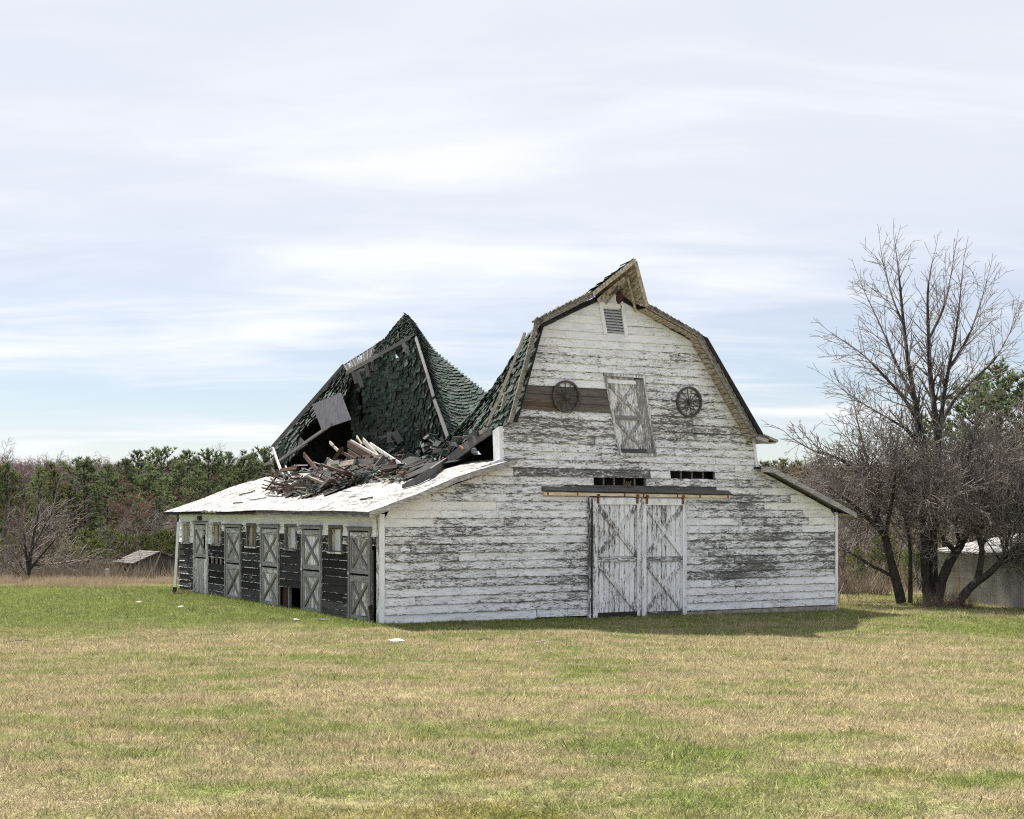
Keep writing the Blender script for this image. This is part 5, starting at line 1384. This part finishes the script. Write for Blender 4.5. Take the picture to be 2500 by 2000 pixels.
for j in range(npan):
    for (z0, z1, off_) in ((-.25, .80, 0.0), (.78, 1.66, -.012)):
        V = []; F = []; n = 28; pw = Lw/npan
        for i in range(n+1):
            x = j*pw+pw*i/n; y = .018*math.cos(i*math.pi)+off_+.004*(j % 2)
            for z_, dy in ((z0, 0), (z1, 0), (z1, .006), (z0, .006)): V.append((x, y*1.0+dy, z_))
        for i in range(n):
            for k in range(4): F.append((i*4+k, (i+1)*4+k, (i+1)*4+(k+1) % 4, i*4+(k+1) % 4))
        me = bpy.data.meshes.new('wall_panel'); me.from_pydata(V, [], F); me.update(); link_mesh('wall_panel', me, M_corr, shed_r)
m = MB(); m.hexa([(-.1, -.18, 1.60), (Lw+.1, -.18, 1.60), (Lw+.1, 4.2, 2.30), (-.1, 4.2, 2.30), (-.1, -.18, 1.66), (Lw+.1, -.18, 1.66), (Lw+.1, 4.2, 2.36), (-.1, 4.2, 2.36)]); m.build('roof', M_roofing, shed_r)
if wn.dot(Vector((-math.sin(shed_r.rotation_euler.z), math.cos(shed_r.rotation_euler.z), 0))) > 0:
    for c in shed_r.children: c.scale = (1, -1, 1)
m = MB(); sgn = shed_r.children[0].scale[1]; m.box(0, .05, .05, 4, -.3, 1.6); m.box(Lw-.05, Lw, .05, 4, -.3, 1.6); m.box(0, Lw, 3.95, 4, -.3, 2.2); e_ = m.build('end_wall', M_corr, shed_r); e_.scale = (1, sgn, 1)

# ------------------------------------------------------------------ left middle distance: shed, post, fence, small tree
def gplace(x, Y): X = (x-1250)/FPX*Y; return Vector((X, Y, gz(X, Y)))
Ys = 92.0
A = gplace(333, Ys); base_z = A.z
ang = math.radians(40); sx_, sy_ = math.cos(ang), math.sin(ang)
shed = empty('wooden_shed', (A.x, A.y, base_z), ang); tag(shed, 'small weathered wooden shed with shingle roof and open dark doorway', 'shed')
gw, dp, eh, rh = 3.1, 2.6, 1.28, 1.86
M_shedw = simple('shed_boards', (.055, .049, .044), (.15, .136, .122), 5, .95, stretch=(6, 6, .8), rnd=.4)
M_shedr = simple('shed_roof_shingles', (.065, .06, .056), (.17, .157, .145), 4, .95, stretch=(2, 2, 2), rnd=.5)
n = 14
for k in range(n):
    x0, x1 = gw*k/n, gw*(k+1)/n; f = lambda x: eh+(rh-eh)*(1-abs(x-gw/2)/(gw/2))
    m = MB(); m.hexa([(x0+.01, 0, -.3), (x1-.01, 0, -.3), (x1-.01, .03, -.3), (x0+.01, .03, -.3), (x0+.01, 0, f(x0)), (x1-.01, 0, f(x1)), (x1-.01, .03, f(x1)), (x0+.01, .03, f(x0))]); m.build('wall_board', M_shedw, shed)
# the eave side looks left and is open
m = MB(); m.box(-.0, .1, dp-.1, dp, -.3, eh); m.box(0, .1, .0, .1, -.3, eh); m.box(0, .06, 0, dp, eh-.18, eh); m.build('door_frame', M_shedw, shed)
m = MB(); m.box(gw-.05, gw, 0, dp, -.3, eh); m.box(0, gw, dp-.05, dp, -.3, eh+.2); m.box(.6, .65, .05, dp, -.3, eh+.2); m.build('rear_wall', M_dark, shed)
roof_s = MB()
for sgn_ in (0, 1):
    xe, xr = (-.35, gw/2) if sgn_ == 0 else (gw+.35, gw/2); ze = eh-.12
    roof_s.hexa([(xe, -.25, ze), (xr, -.25, rh+.03), (xr, dp+.25, rh+.03), (xe, dp+.25, ze), (xe, -.25, ze+.05), (xr, -.25, rh+.09), (xr, dp+.25, rh+.09), (xe, dp+.25, ze+.05)])
rf = roof_s.build('roof', M_shedr, shed)
for i in range(7):
    for j in range(9):
        f0, f1 = i/7, (i+1.25)/7; xa, xb = -.35+(gw/2+.35)*f0, min(-.35+(gw/2+.35)*f1, gw/2); za = eh-.07+(rh+.16-eh)*f0; zb = eh-.07+(rh+.16-eh)*min(f1, 1)
        y0 = -.26+j*(dp+.5)/9; y1 = y0+(dp+.5)/9-.03; t_ = R.uniform(.02, .05)
        m = MB(); m.hexa([(xa, y0, za), (xb, y0, zb), (xb, y1, zb), (xa, y1, za), (xa, y0, za+t_), (xb, y0, zb+.01), (xb, y1, zb+.01), (xa, y1, za+t_)]); m.build('roof_shingle', M_shedr, rf)

p = gplace(262, 57); m = MB(); m.box(-.07, .07, -.07, .07, -.2, .44); m.hexa([(-.07, -.07, .44), (.07, -.07, .44), (.07, .07, .44), (-.07, .07, .44), (-.03, -.03, .47), (.03, -.03, .47), (.03, .03, .47), (-.03, .03, .47)])
mk = m.build('marker_post', M_conc, None); mk.location = p; tag(mk, 'short pale stone marker post in dry grass left of the wooden shed', 'post')
posts = []
flab = ['leftmost thin fence post, near the picture edge', 'fence post behind the small bare tree', 'tall fence post right of the small bare tree', 'short fence post just right of the tall fence post']
for k, (x, Y, h) in enumerate(((13, 78, .75), (94, 77, .85), (190, 75, 1.05), (203, 79, .85))):
    p = gplace(x, Y); m = MB(); m.tube([(0, 0, -.3), (.01, 0, h*.5), (0.03, .01, h)], [.055, .05, .045], 7); o = m.build('fence_post', M_barkg, None); o.location = p; posts.append((p, h))
    tag(o, 'weathered '+flab[k], 'fence post', 'wire fence posts in the dry field')
m = MB()
for (p, h), (q, h2) in zip(posts[:3], posts[1:3]+[(gplace(262, 74), .9)]):
    for f in (.55, .92): m.tube([p+Vector((0, 0, h*f)), (p+q)/2+Vector((0, 0, (h+h2)/2*f-.04)), q+Vector((0, 0, h2*f))], .012, 4)
o = m.build('fence_wire', M_barkg, None); tag(o, 'sagging strands of fence wire between the weathered posts', 'wire')

YT = 58.0
cfgF = dict(step=.35, rmin=.010, gap=(.42, .22, .2, .2), wob=.16, up=(.0, .03, .04, .04), levels=3, bare=(.15, .1, .1), ang=(28, 62), ratio=(.45, .75), lmin=.22)
fs = [([(62, 1442), (70, 1400), (76, 1345), (86, 1290, .2), (97, 1240, .3), (108, 1205, .3)], .11, .012, .3),
      ([(70, 1400), (62, 1335, -.3), (58, 1275, -.5), (62, 1220, -.5)], .06, .011, .2),
      ([(78, 1340), (105, 1290, .8), (130, 1240, 1.2), (140, 1190, 1.4)], .06, .011, .2),
      ([(72, 1392), (110, 1345, -.6), (150, 1300, -.9), (185, 1262, -1.0)], .06, .011, .2),
      ([(74, 1380), (120, 1378, .4), (165, 1372, .6), (205, 1362, .8)], .045, .011, .2),
      ([(68, 1405), (40, 1360, .5), (15, 1325, .8), (-12, 1300, 1.0)], .055, .011, .2),
      ([(64, 1420), (35, 1395, -.6), (0, 1380, -.9), (-30, 1370, -1)], .045, .011, .2),
      ([(66, 1430), (50, 1425, -.2), (25, 1398, -.4), (5, 1390, -.4)], .03, .011, .4)]
limbs('bare_tree', 51, fs, 'small leafless tree with wide low limbs in dry grass at the far left', 'tree', cfgF, .14, 1.5, twig=M_twig)

# ------------------------------------------------------------------ forest edge: every tree its own object, meshes shared
PINES = [pine_meshes(s, 12.0, sp, b, .58, 1.0, M_pine) for s, sp, b in ((1, 3.3, .12), (2, 2.7, .10), (3, 3.8, .22), (4, 3.0, .06))]
PINEY = [pine_meshes(s, 12.0, sp, b, .55, .9, M_pine2) for s, sp, b in ((5, 2.8, .05), (6, 3.4, .10))]
BUSH = [pine_meshes(s, 5.0, 2.6, .03, .34, 1.5, M_bush) for s in (7, 8)]
BARES = [bare_meshes(s, 10.0, 3, thick=1.15, mat_=M_twig, rmin=.016) for s in (11, 12, 13)]
BARED = [bare_meshes(s, 10.0, 3, thick=1.1, mat_=M_twigd, rmin=.016, stems=3, spread=(20, 50)) for s in (14, 15)]
REDS = [bare_meshes(s, 10.0, 3, thick=1.1, mat_=M_twig, rmin=.016, buds=M_bud, stems=2) for s in (16, 17)]
def plant(kind, proto, Hp, x, ytop, Y, label, group, wide=1.0):
    p = gplace(x, Y); H = EYE+(1247-ytop)/FPX*Y-p.z; s = H/Hp
    nm, cat = {'pine': ('pine_tree', 'pine tree'), 'bare': ('bare_tree', 'tree'), 'bush': ('evergreen_bush', 'bush')}[kind]
    parts = [('trunk', proto[0]), ('crown', proto[1])] if kind != 'bare' else proto
    return tree_thing(nm, p, R.uniform(0, 6.28), (s*wide, s*wide, s), parts, label, cat, group)
GP = 'pines on the hillside'; GB = 'leafless trees at the forest edge'; GU = 'green bushes at the forest edge'
pl_ = [  # x, top, distance, proto, width, label
 (16, 1134, 165, 0, 1.1, 'dark pine cut by the left picture edge, below the far ridge'),
 (92, 1141, 160, 1, .9, 'small round topped pine above the small leafless tree at far left'),
 (208, 1128, 142, 2, 1.25, 'broad bright green pine standing above the yellowish bushes, its dark shadow side right'),
 (262, 1138, 150, 3, 1.2, 'pine just right of the broad bright green pine, with a narrow top'),
 (298, 1124, 166, 1, 1.1, 'pine rising left of the tallest pine pair, beneath the far ridge end'),
 (343, 1103, 172, 0, 1.15, 'left one of the two tallest pines left of the barn'),
 (398, 1102, 168, 2, 1.1, 'right one of the two tallest pines left of the barn'),
 (366, 1140, 146, 3, 1.2, 'front pine standing before the gap of the two tallest pines, behind the red budding tree'),
 (430, 1128, 150, 1, 1.2, 'dark pine directly above the far eave tip of the barn'),
 (463, 1103, 170, 0, 1.1, 'tall pine above the left part of the white roof slope'),
 (492, 1150, 142, 3, 1.1, 'lower dark pine touching the white roof slope at its left third'),
 (508, 1108, 163, 2, 1.05, 'pine with a blunt top above the middle of the white roof slope'),
 (550, 1107, 170, 1, 1.15, 'pointed pine right of the blunt topped pine above the roof slope'),
 (588, 1120, 155, 3, 1.2, 'pine with a low rounded crown left of the wreckage'),
 (614, 1110, 176, 0, 1.05, 'farther pine peeping between the rounded pine and the wreckage'),
 (648, 1102, 165, 2, 1.1, 'pine partly hidden by the leaning white plank of the wreckage'),
 (700, 1112, 170, 1, 1.1, 'pine hidden behind the broken roof, first right of the white plank'),
]
for (x, yt, Y, k, wd, lb) in pl_: plant('pine', PINES[k], 12.0, x, yt, Y, lb, GP, wd)
for (x, yt, Y, k, wd, lb) in [(128, 1150, 132, 0, 1.0, 'yellowish green tree with a soft round crown behind the small leafless tree'), (52, 1200, 140, 1, 1.0, 'low yellowish pine left of the round yellowish tree'),
        (165, 1185, 138, 1, .9, 'yellowish pine filling the gap left of the broad bright green pine'), (1868, 1130, 170, 0, 1.1, 'yellowish pine touching the right wing roof top of the barn'),
        (1908, 1122, 190, 1, 1.1, 'yellowish pine just right of the barn wing roof top'), (1955, 1128, 180, 0, 1.2, 'yellowish pine behind the long arching limbs right of the barn'),
        (2010, 1120, 190, 1, 1.2, 'far yellowish pine between the barn and the spreading leafless tree'), (2075, 1128, 175, 0, 1.2, 'far yellowish pine seen through the crown of the spreading leafless tree')]:
    plant('pine', PINEY[k], 12.0, x, yt, Y, lb, GP, wd)
NEARP = [pine_meshes(s, 12.0, 3.4, .10, .40, 2.2, M_pine) for s in (21, 22)]; NEARY = pine_meshes(23, 12.0, 2.6, .08, .34, 1.3, M_pine2)
for (x, yt, Y, pr, wd, lb) in [(2448, 893, 78, NEARP[0], 1.0, 'big dark pine at the right picture edge behind the leafless crowns'), (2368, 920, 84, NEARP[1], .95, 'dark pine left of the big pine at the right edge, seen through branches'),
        (2520, 905, 74, NEARP[1], 1.0, 'dark pine cut by the right picture edge'), (2240, 1010, 88, NEARY, 1.0, 'light green pine right behind the trunks of the tall leafless tree'), (2310, 1000, 92, NEARY, 1.0, 'light green pine right of the tall leafless tree, lower than the dark pines')]:
    plant('pine', pr, 12.0, x, yt, Y, lb, 'pines behind the tall leafless tree', wd)
for (x, yt, Y, k, lb) in [(205, 1300, 112, 0, 'yellow green bush below the broad bright pine'), (238, 1322, 106, 1, 'yellow green bush above the marker post'), (258, 1296, 118, 0, 'taller green bush behind the bush above the marker post'),
        (398, 1302, 112, 1, 'bright green bush behind the shed roof, near the white downspout'), (424, 1322, 104, 0, 'green bush just left of the white downspout'), (345, 1312, 116, 1, 'green bush behind the peak of the wooden shed'),
        (18, 1318, 112, 0, 'green bush at the left picture edge behind the small leafless tree'), (300, 1308, 120, 1, 'dull green bush left of the wooden shed roof'), (162, 1335, 108, 1, 'low green bush right of the small leafless tree')]:
    plant('bush', BUSH[k], 5.0, x, yt, Y, lb, GU, 1.0)
for (x, yt, Y, k, wd, lb) in [(2095, 1345, 58, 0, .9, 'low green bush in the gap between barn and spreading tree'), (2150, 1310, 62, 1, .9, 'green bush behind the spreading tree trunk'), (2225, 1345, 60, 0, .9, 'green bush seen between the trunks of the spreading and the tall tree')]:
    plant('bush', BUSH[k], 5.0, x, yt, Y, lb, 'green bushes behind the trunks on the right', wd)
bl_ = [('B', 0, 268, 1205, 128, 1.0, 'grey leafless tree below the bright pines, with pale forking limbs'), ('R', 0, 325, 1182, 132, 1.15, 'red budding tree left of the barn, brightest red crown'),
 ('R', 1, 52, 1228, 128, .8, 'small red budding tree behind the small leafless tree at far left'), ('B', 1, 10, 1205, 130, 1.2, 'brown leafless tree at the left picture edge, below the dark pine'),
 ('D', 0, 368, 1228, 124, 1.2, 'brown leafless tree right of the red budding tree'), ('D', 1, 412, 1240, 120, 1.2, 'dark leafless tree touching the far eave tip of the barn'),
 ('B', 2, 172, 1235, 118, 1.0, 'grey leafless tree under the left edge of the broad bright pine'), ('D', 0, 95, 1215, 122, 1.3, 'tangled leafless tree directly behind the small tree at far left'),
 ('D', 1, 230, 1262, 116, 1.2, 'low leafless tree in the shadow below the broad bright pine'), ('B', 0, 300, 1268, 112, 1.2, 'low grey leafless tree behind the left end of the wooden shed'),
 ('R', 1, 440, 1200, 140, 1.0, 'reddish leafless tree over the far end of the white roof'), ('D', 0, 140, 1300, 100, 1.6, 'low leafless thicket tree right of the small leafless tree'),
 ('D', 1, 20, 1310, 98, 1.6, 'low leafless thicket tree at the left picture edge'), ('D', 0, 255, 1350, 96, 1.9, 'low brown thicket tree left of the shed doorway'), ('D', 1, 420, 1345, 100, 1.8, 'low brown thicket tree between shed and white downspout'),
 ('D', 0, 200, 1345, 98, 1.8, 'low brown thicket tree behind the tall fence post'),
 ('B', 1, 1898, 1160, 92, 1.1, 'leafless tree right behind the low right wing of the barn'), ('D', 0, 1945, 1165, 88, 1.3, 'brown leafless tree above the right wing roof, middle of its slope'), ('D', 1, 2005, 1170, 90, 1.3, 'brown leafless tree above the lower end of the right wing roof'),
 ('B', 2, 2062, 1155, 92, 1.2, 'leafless tree behind the right corner of the barn'), ('D', 0, 2110, 1180, 84, 1.4, 'brown leafless tree behind the spreading tree, left of its trunk'), ('D', 1, 1975, 1235, 76, 1.5, 'low brown leafless tree just above the right eave tip'),
 ('D', 1, 2330, 1075, 56, 1.25, 'dense twiggy leafless tree behind the thick leaning trunk'), ('D', 0, 2425, 1060, 57, 1.25, 'dense twiggy leafless tree below the big dark pine'), ('D', 1, 2500, 1040, 58, 1.25, 'dense twiggy leafless tree cut by the right picture edge'), ('D', 0, 2245, 1120, 55, 1.1, 'twiggy leafless tree close behind the tall tree trunks'),
 ('D', 0, 2050, 1250, 72, 1.6, 'low brown leafless tree right of the right eave tip'), ('D', 1, 2170, 1220, 76, 1.5, 'low brown leafless tree between the spreading and the tall tree')]
for (kd, k, x, yt, Y, wd, lb) in bl_: plant('bare', {'B': BARES, 'R': REDS, 'D': BARED}[kd][k], 10.0, x, yt, Y, lb, GB, wd)

# far woods on the ridge: one mass
def far_woods():
    lib = bpy.data.collections.new('far_tree_kinds')
    protos = [bare_meshes(s, 10.0, 3, mat_=M_twigf, rmin=.016, gap=(.5, .34, .3, .3), thick=1.1, stems=st_, bare=.3, rcut=9) for s, st_ in ((61, 1), (62, 2), (63, 1), (64, 2))]
    for k, pr in enumerate(protos):
        segs = bpy.data.objects.new('far_tree', pr[0][1]); lib.objects.link(segs)
    rp = bare_meshes(65, 10.0, 3, mat_=M_twigf, rmin=.016, gap=(.6, .45, .4, .3), thick=1.1, stems=2, buds=M_bud, rcut=9)
    rb = bpy.data.objects.new('far_tree_red', rp[1][1]); lib.objects.link(rb)
    pp = pine_meshes(66, 10.0, 2.4, .05, .8, .5, M_pine2); ppo = bpy.data.objects.new('far_pine', pp[1]); lib.objects.link(ppo)
    for k in range(10): lib.objects.link(bpy.data.objects.new('far_tree', protos[k % 4][0][1]))
    rng = np.random.default_rng(5); n = 2600
    Y = 185+260*rng.random(n)**1.1; X = (rng.random(n)*2-1)*(Y*.40+10)
    Z = ground_h(X, Y); me = bpy.data.meshes.new('far_woods'); me.vertices.add(n); me.vertices.foreach_set('co', np.stack([X, Y, Z], 1).astype(np.float32).ravel())
    a = me.attributes.new('sc', 'FLOAT', 'POINT'); top = EYE+np.interp(X/Y, [-.36, -.2, .1, .36], [122, 118, 118, 116])/FPX*Y; hs = (top-Z)*rng.uniform(.70, .96, n)*np.where(rng.random(n) < .04, 1.18, 1); a.data.foreach_set('value', np.clip(hs/10.0, .3, 1.7).astype(np.float32))
    o = link_mesh('far_woods', me, None); tag(o, kind='stuff'); scatter(o, lib, None)
def scatter(o, lib, blade_mat):
    ng = bpy.data.node_groups.new('scatter', 'GeometryNodeTree')
    ng.interface.new_socket('Geometry', in_out='INPUT', socket_type='NodeSocketGeometry'); ng.interface.new_socket('Geometry', in_out='OUTPUT', socket_type='NodeSocketGeometry')
    N = ng.nodes; Lk = ng.links
    gi = N.new('NodeGroupInput'); go = N.new('NodeGroupOutput'); mp = N.new('GeometryNodeMeshToPoints'); ip = N.new('GeometryNodeInstanceOnPoints')
    ci = N.new('GeometryNodeCollectionInfo'); ci.inputs['Collection'].default_value = lib; ci.inputs['Separate Children'].default_value = True; ci.inputs['Reset Children'].default_value = True
    rv = N.new('FunctionNodeRandomValue'); rv.data_type = 'FLOAT_VECTOR'; rv.inputs[0].default_value = (0, 0, 0); rv.inputs[1].default_value = (0, 0, 6.283)
    na = N.new('GeometryNodeInputNamedAttribute'); na.data_type = 'FLOAT'; na.inputs['Name'].default_value = 'sc'
    Lk.new(gi.outputs[0], mp.inputs['Mesh']); Lk.new(mp.outputs[0], ip.inputs['Points']); Lk.new(ci.outputs[0], ip.inputs['Instance']); ip.inputs['Pick Instance'].default_value = True
    Lk.new(rv.outputs[0], ip.inputs['Rotation']); Lk.new(na.outputs[0], ip.inputs['Scale']); Lk.new(ip.outputs[0], go.inputs[0])
    md = o.modifiers.new('scatter', 'NODES'); md.node_group = ng
far_woods()

# undergrowth, reeds, brush strip
def strands(name, n, xs, ys, hgt, wid, m_, seed, droop=.25, keep=None):
    rng = np.random.default_rng(seed); X = rng.uniform(*xs, n); Y = rng.uniform(*ys, n)
    if keep is not None:
        k = keep(X, Y, rng); X, Y = X[k], Y[k]
    n = len(X); P = np.stack([X, Y, ground_h(X, Y)-.03], 1); D = rng.normal(size=(n, 3))*droop; D[:, 2] = 1; D /= np.linalg.norm(D, axis=1, keepdims=True)
    L = rng.uniform(hgt[0], hgt[1], n)*(0.6+0.8*vnoise(X*.6, Y*.6, seed)); W = rng.uniform(wid[0], wid[1], n)
    o = link_mesh(name, with_mat(blade_mesh(name, P, D, L, W, rng), m_), None); tag(o, kind='stuff'); return o
lim = lambda X, Y, rng: (np.abs(X) < Y*.40+3)
strands('undergrowth', 26000, (-75, 60), (88, 185), (.5, 3.0), (.03, .14), M_brush, 3, .45, lim)
strands('undergrowth', 9000, (-34, -12), (62, 96), (.2, .8), (.02, .05), M_brush, 4, .5, lambda X, Y, r: (np.abs(X) < Y*.4+3) & ~((X/Y*FPX+1250 > 268) & (Y > 70)) & (vnoise(X*.25, Y*.25, 8) > .35))
strands('dry_reeds', 22000, (-23, -11.2), (49.8, 57), (.08, .40), (.008, .02), M_drygrass, 5, .35, lambda X, Y, r: (np.abs(X) < Y*.37+1) & (vnoise(X*.8, Y*.5, 4) > .48))
strands('undergrowth', 5200, (-27, -11.5), (56, 78), (.2, .9), (.012, .035), M_brush, 14, .5, lambda X, Y, r: (np.abs(X) < Y*.38+1) & (vnoise(X*.5, Y*.3, 31) > .42) & ~((X/Y*FPX+1250 > 280) & (Y > 66)))
strands('dry_reeds', 150, (-16.5, -11.8), (50.3, 54), (.6, 1.3), (.010, .018), M_drygrass, 6, .75)
strands('dry_brush', 5000, (9.5, 13.2), (49.5, 54), (.15, .75), (.012, .03), M_brush, 7, .6)
strands('dry_brush', 3000, (10, 26), (49, 75), (.4, 1.6), (.02, .05), M_brush, 8, .5)
strands('dry_brush', 900, (12.6, 14.2), (43.2, 44.9), (.2, .8), (.008, .016), M_brush, 9, .6)

# ------------------------------------------------------------------ the lawn: mown grass, part dry, part green
def lawn():
    lib = bpy.data.collections.new('grass_tuft_kinds')
    for k in range(8):
        rng = np.random.default_rng(100+k); n = 16
        P = np.concatenate([rng.normal(size=(n, 2))*.04, np.full((n, 1), -.004)], 1); D = rng.normal(size=(n, 3)); D[:, 2] = np.abs(D[:, 2])*.35+(.25 if k % 4 else .9); D /= np.linalg.norm(D, axis=1, keepdims=True)
        me = with_mat(blade_mesh('grass_tuft', P, D, rng.uniform(.022, .058, n), rng.uniform(.004, .0075, n), rng), M_blade)
        lib.objects.link(bpy.data.objects.new('grass_tuft', me))
    rng = np.random.default_rng(9); pts = []
    for (y0, y1, den_) in ((6.2, 11, 760), (11, 16, 600), (16, 24, 380), (24, 36, 240), (36, 51, 150)):
        ym = (y0+y1)/2; hw = lambda y: y*.372+.6
        area = (y1-y0)*(hw(y0)+hw(y1)); n = int(area*den_); Y = rng.uniform(y0, y1, n); X = (rng.random(n)*2-1)*hw(y1); k = np.abs(X) < hw(Y); pts.append(np.stack([X[k], Y[k], np.full(k.sum(), 1.0+ (ym-8)*.028)], 1))
    # longer grass at the foot of the stable wall and of the front
    n = 5200; u = rng.uniform(-.55, -.04, n); v = rng.uniform(-.3, 16.4, n); pts.append(np.stack([P0[0]+u*DU[0]+v*DV[0], P0[1]+u*DU[1]+v*DV[1], rng.uniform(1.6, 3.0, n)], 1))
    n = 2600; u = rng.uniform(-.3, 14.4, n); v = rng.uniform(-.30, -.05, n); pts.append(np.stack([P0[0]+u*DU[0]+v*DV[0], P0[1]+u*DU[1]+v*DV[1], rng.uniform(1.3, 2.3, n)], 1))
    A = np.concatenate(pts, 0); u, v = barn_uv(A[:, 0], A[:, 1]); A = A[~((u > -.02) & (u < 14.42) & (v > -.03) & (v < 16.3))]
    sxy = np.maximum(A[:, 2], 0)*np.where(rng.random(len(A)) < .06, 1.6, 1)*rng.uniform(.6, 1.3, len(A))*(.45+1.1*fbm(A[:, 0]*1.6, A[:, 1]*1.9, 15))
    me = bpy.data.meshes.new('lawn_grass'); me.vertices.add(len(A)); me.vertices.foreach_set('co', np.stack([A[:, 0], A[:, 1], ground_h(A[:, 0], A[:, 1])], 1).astype(np.float32).ravel())
    a = me.attributes.new('sc', 'FLOAT', 'POINT'); a.data.foreach_set('value', sxy.astype(np.float32))
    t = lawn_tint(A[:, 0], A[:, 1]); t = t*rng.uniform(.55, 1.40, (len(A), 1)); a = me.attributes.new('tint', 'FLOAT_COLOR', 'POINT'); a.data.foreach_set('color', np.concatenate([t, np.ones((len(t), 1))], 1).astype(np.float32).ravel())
    o = link_mesh('lawn_grass', me, M_blade); tag(o, kind='stuff'); scatter(o, lib, M_blade)
lawn()

# litter on the lawn
def onlawn(x, y):
    Y = 30.0
    for _ in range(40): p = place(x, y, Y); Y += (p.z-gz(p.x, p.y))*6
    p = place(x, y, Y); return Vector((p.x, p.y, gz(p.x, p.y)))
def litter(name, x, y, w_, l_, mt, label, cat, rz):
    m = MB(); m.v = [(-w_/2, -l_/2, .02), (w_/2, -l_/2, .035), (w_/2, l_/2, .05), (-w_/2, l_/2, .03), (-w_/2, -l_/2, .03), (w_/2, -l_/2, .045), (w_/2, l_/2, .06), (-w_/2, l_/2, .045), (0, 0, .075), (0, 0, .04)]
    m.f = [(4, 5, 8), (5, 6, 8), (6, 7, 8), (7, 4, 8), (1, 0, 9), (2, 1, 9), (3, 2, 9), (0, 3, 9), (0, 1, 5, 4), (1, 2, 6, 5), (2, 3, 7, 6), (3, 0, 4, 7)]
    o = m.build(name, mt, None); o.location = onlawn(x, y); o.rotation_euler.z = rz; tag(o, label, cat)
litter('white_scrap', 968, 1568, .22, .34, M_pipe, 'bent white scrap lying on the lawn before the near barn corner', 'scrap', .5)
litter('pale_scrap', 441, 1485, .16, .2, M_conc, 'pale scrap on green grass near the leaning downspout', 'scrap', .2)
litter('pale_scrap', 340, 1473, .2, .16, M_conc, 'pale scrap on green grass farther left of the downspout', 'scrap', 1.2)
litter('pale_scrap', 725, 1517, .16, .16, M_conc, 'pale clump of scrap by the stable wall, below the fourth door', 'scrap', 2)
litter('dark_scrap', 790, 1517, .14, .3, M_fasblk, 'dark splinter on the grass in front of the nearest stable door', 'scrap', 1)
for (x, y, L, a, lb) in ((1322, 1573, .5, .4, 'pale fallen twig on the lawn before the barn doors'), (1185, 1566, .32, .1, 'short fallen twig on the lawn right of the white scrap'), (662, 1516, .45, .2, 'dark fallen twig on the grass below the stable wall'), (45, 1571, .6, .3, 'fallen twig on the lawn at the far left')):
    m = MB(); c = math.cos(a); s_ = math.sin(a); m.tube([(-L/2*c, -L/2*s_, .03), (0, .02, .06), (L/2*c, L/2*s_, .04)], [.012, .010, .006], 5); m.tube([(0, .02, .06), (L*.2, .12, .09)], [.008, .004], 5)
    o = m.build('fallen_twig', M_pale if 'pale' in lb else M_barkg, None); o.location = onlawn(x, y); tag(o, lb, 'twig')
hp = MB()
for k in range(60):
    a = R.uniform(0, 6.28); rr = abs(R.gauss(0, .22)); hp.bar((rr*math.cos(a), rr*math.sin(a)*.6, .02+.15*max(0, 1-rr/.5)*R.random()), (rr*math.cos(a)+R.uniform(-.25, .25), rr*math.sin(a)*.6+R.uniform(-.2, .2), .03+.14*R.random()), .012, .008)
o = hp.build('straw_heap', M_drygrass, None); o.location = onlawn(446, 1453); tag(o, 'small heap of straw at the foot of the downspout', 'straw heap')
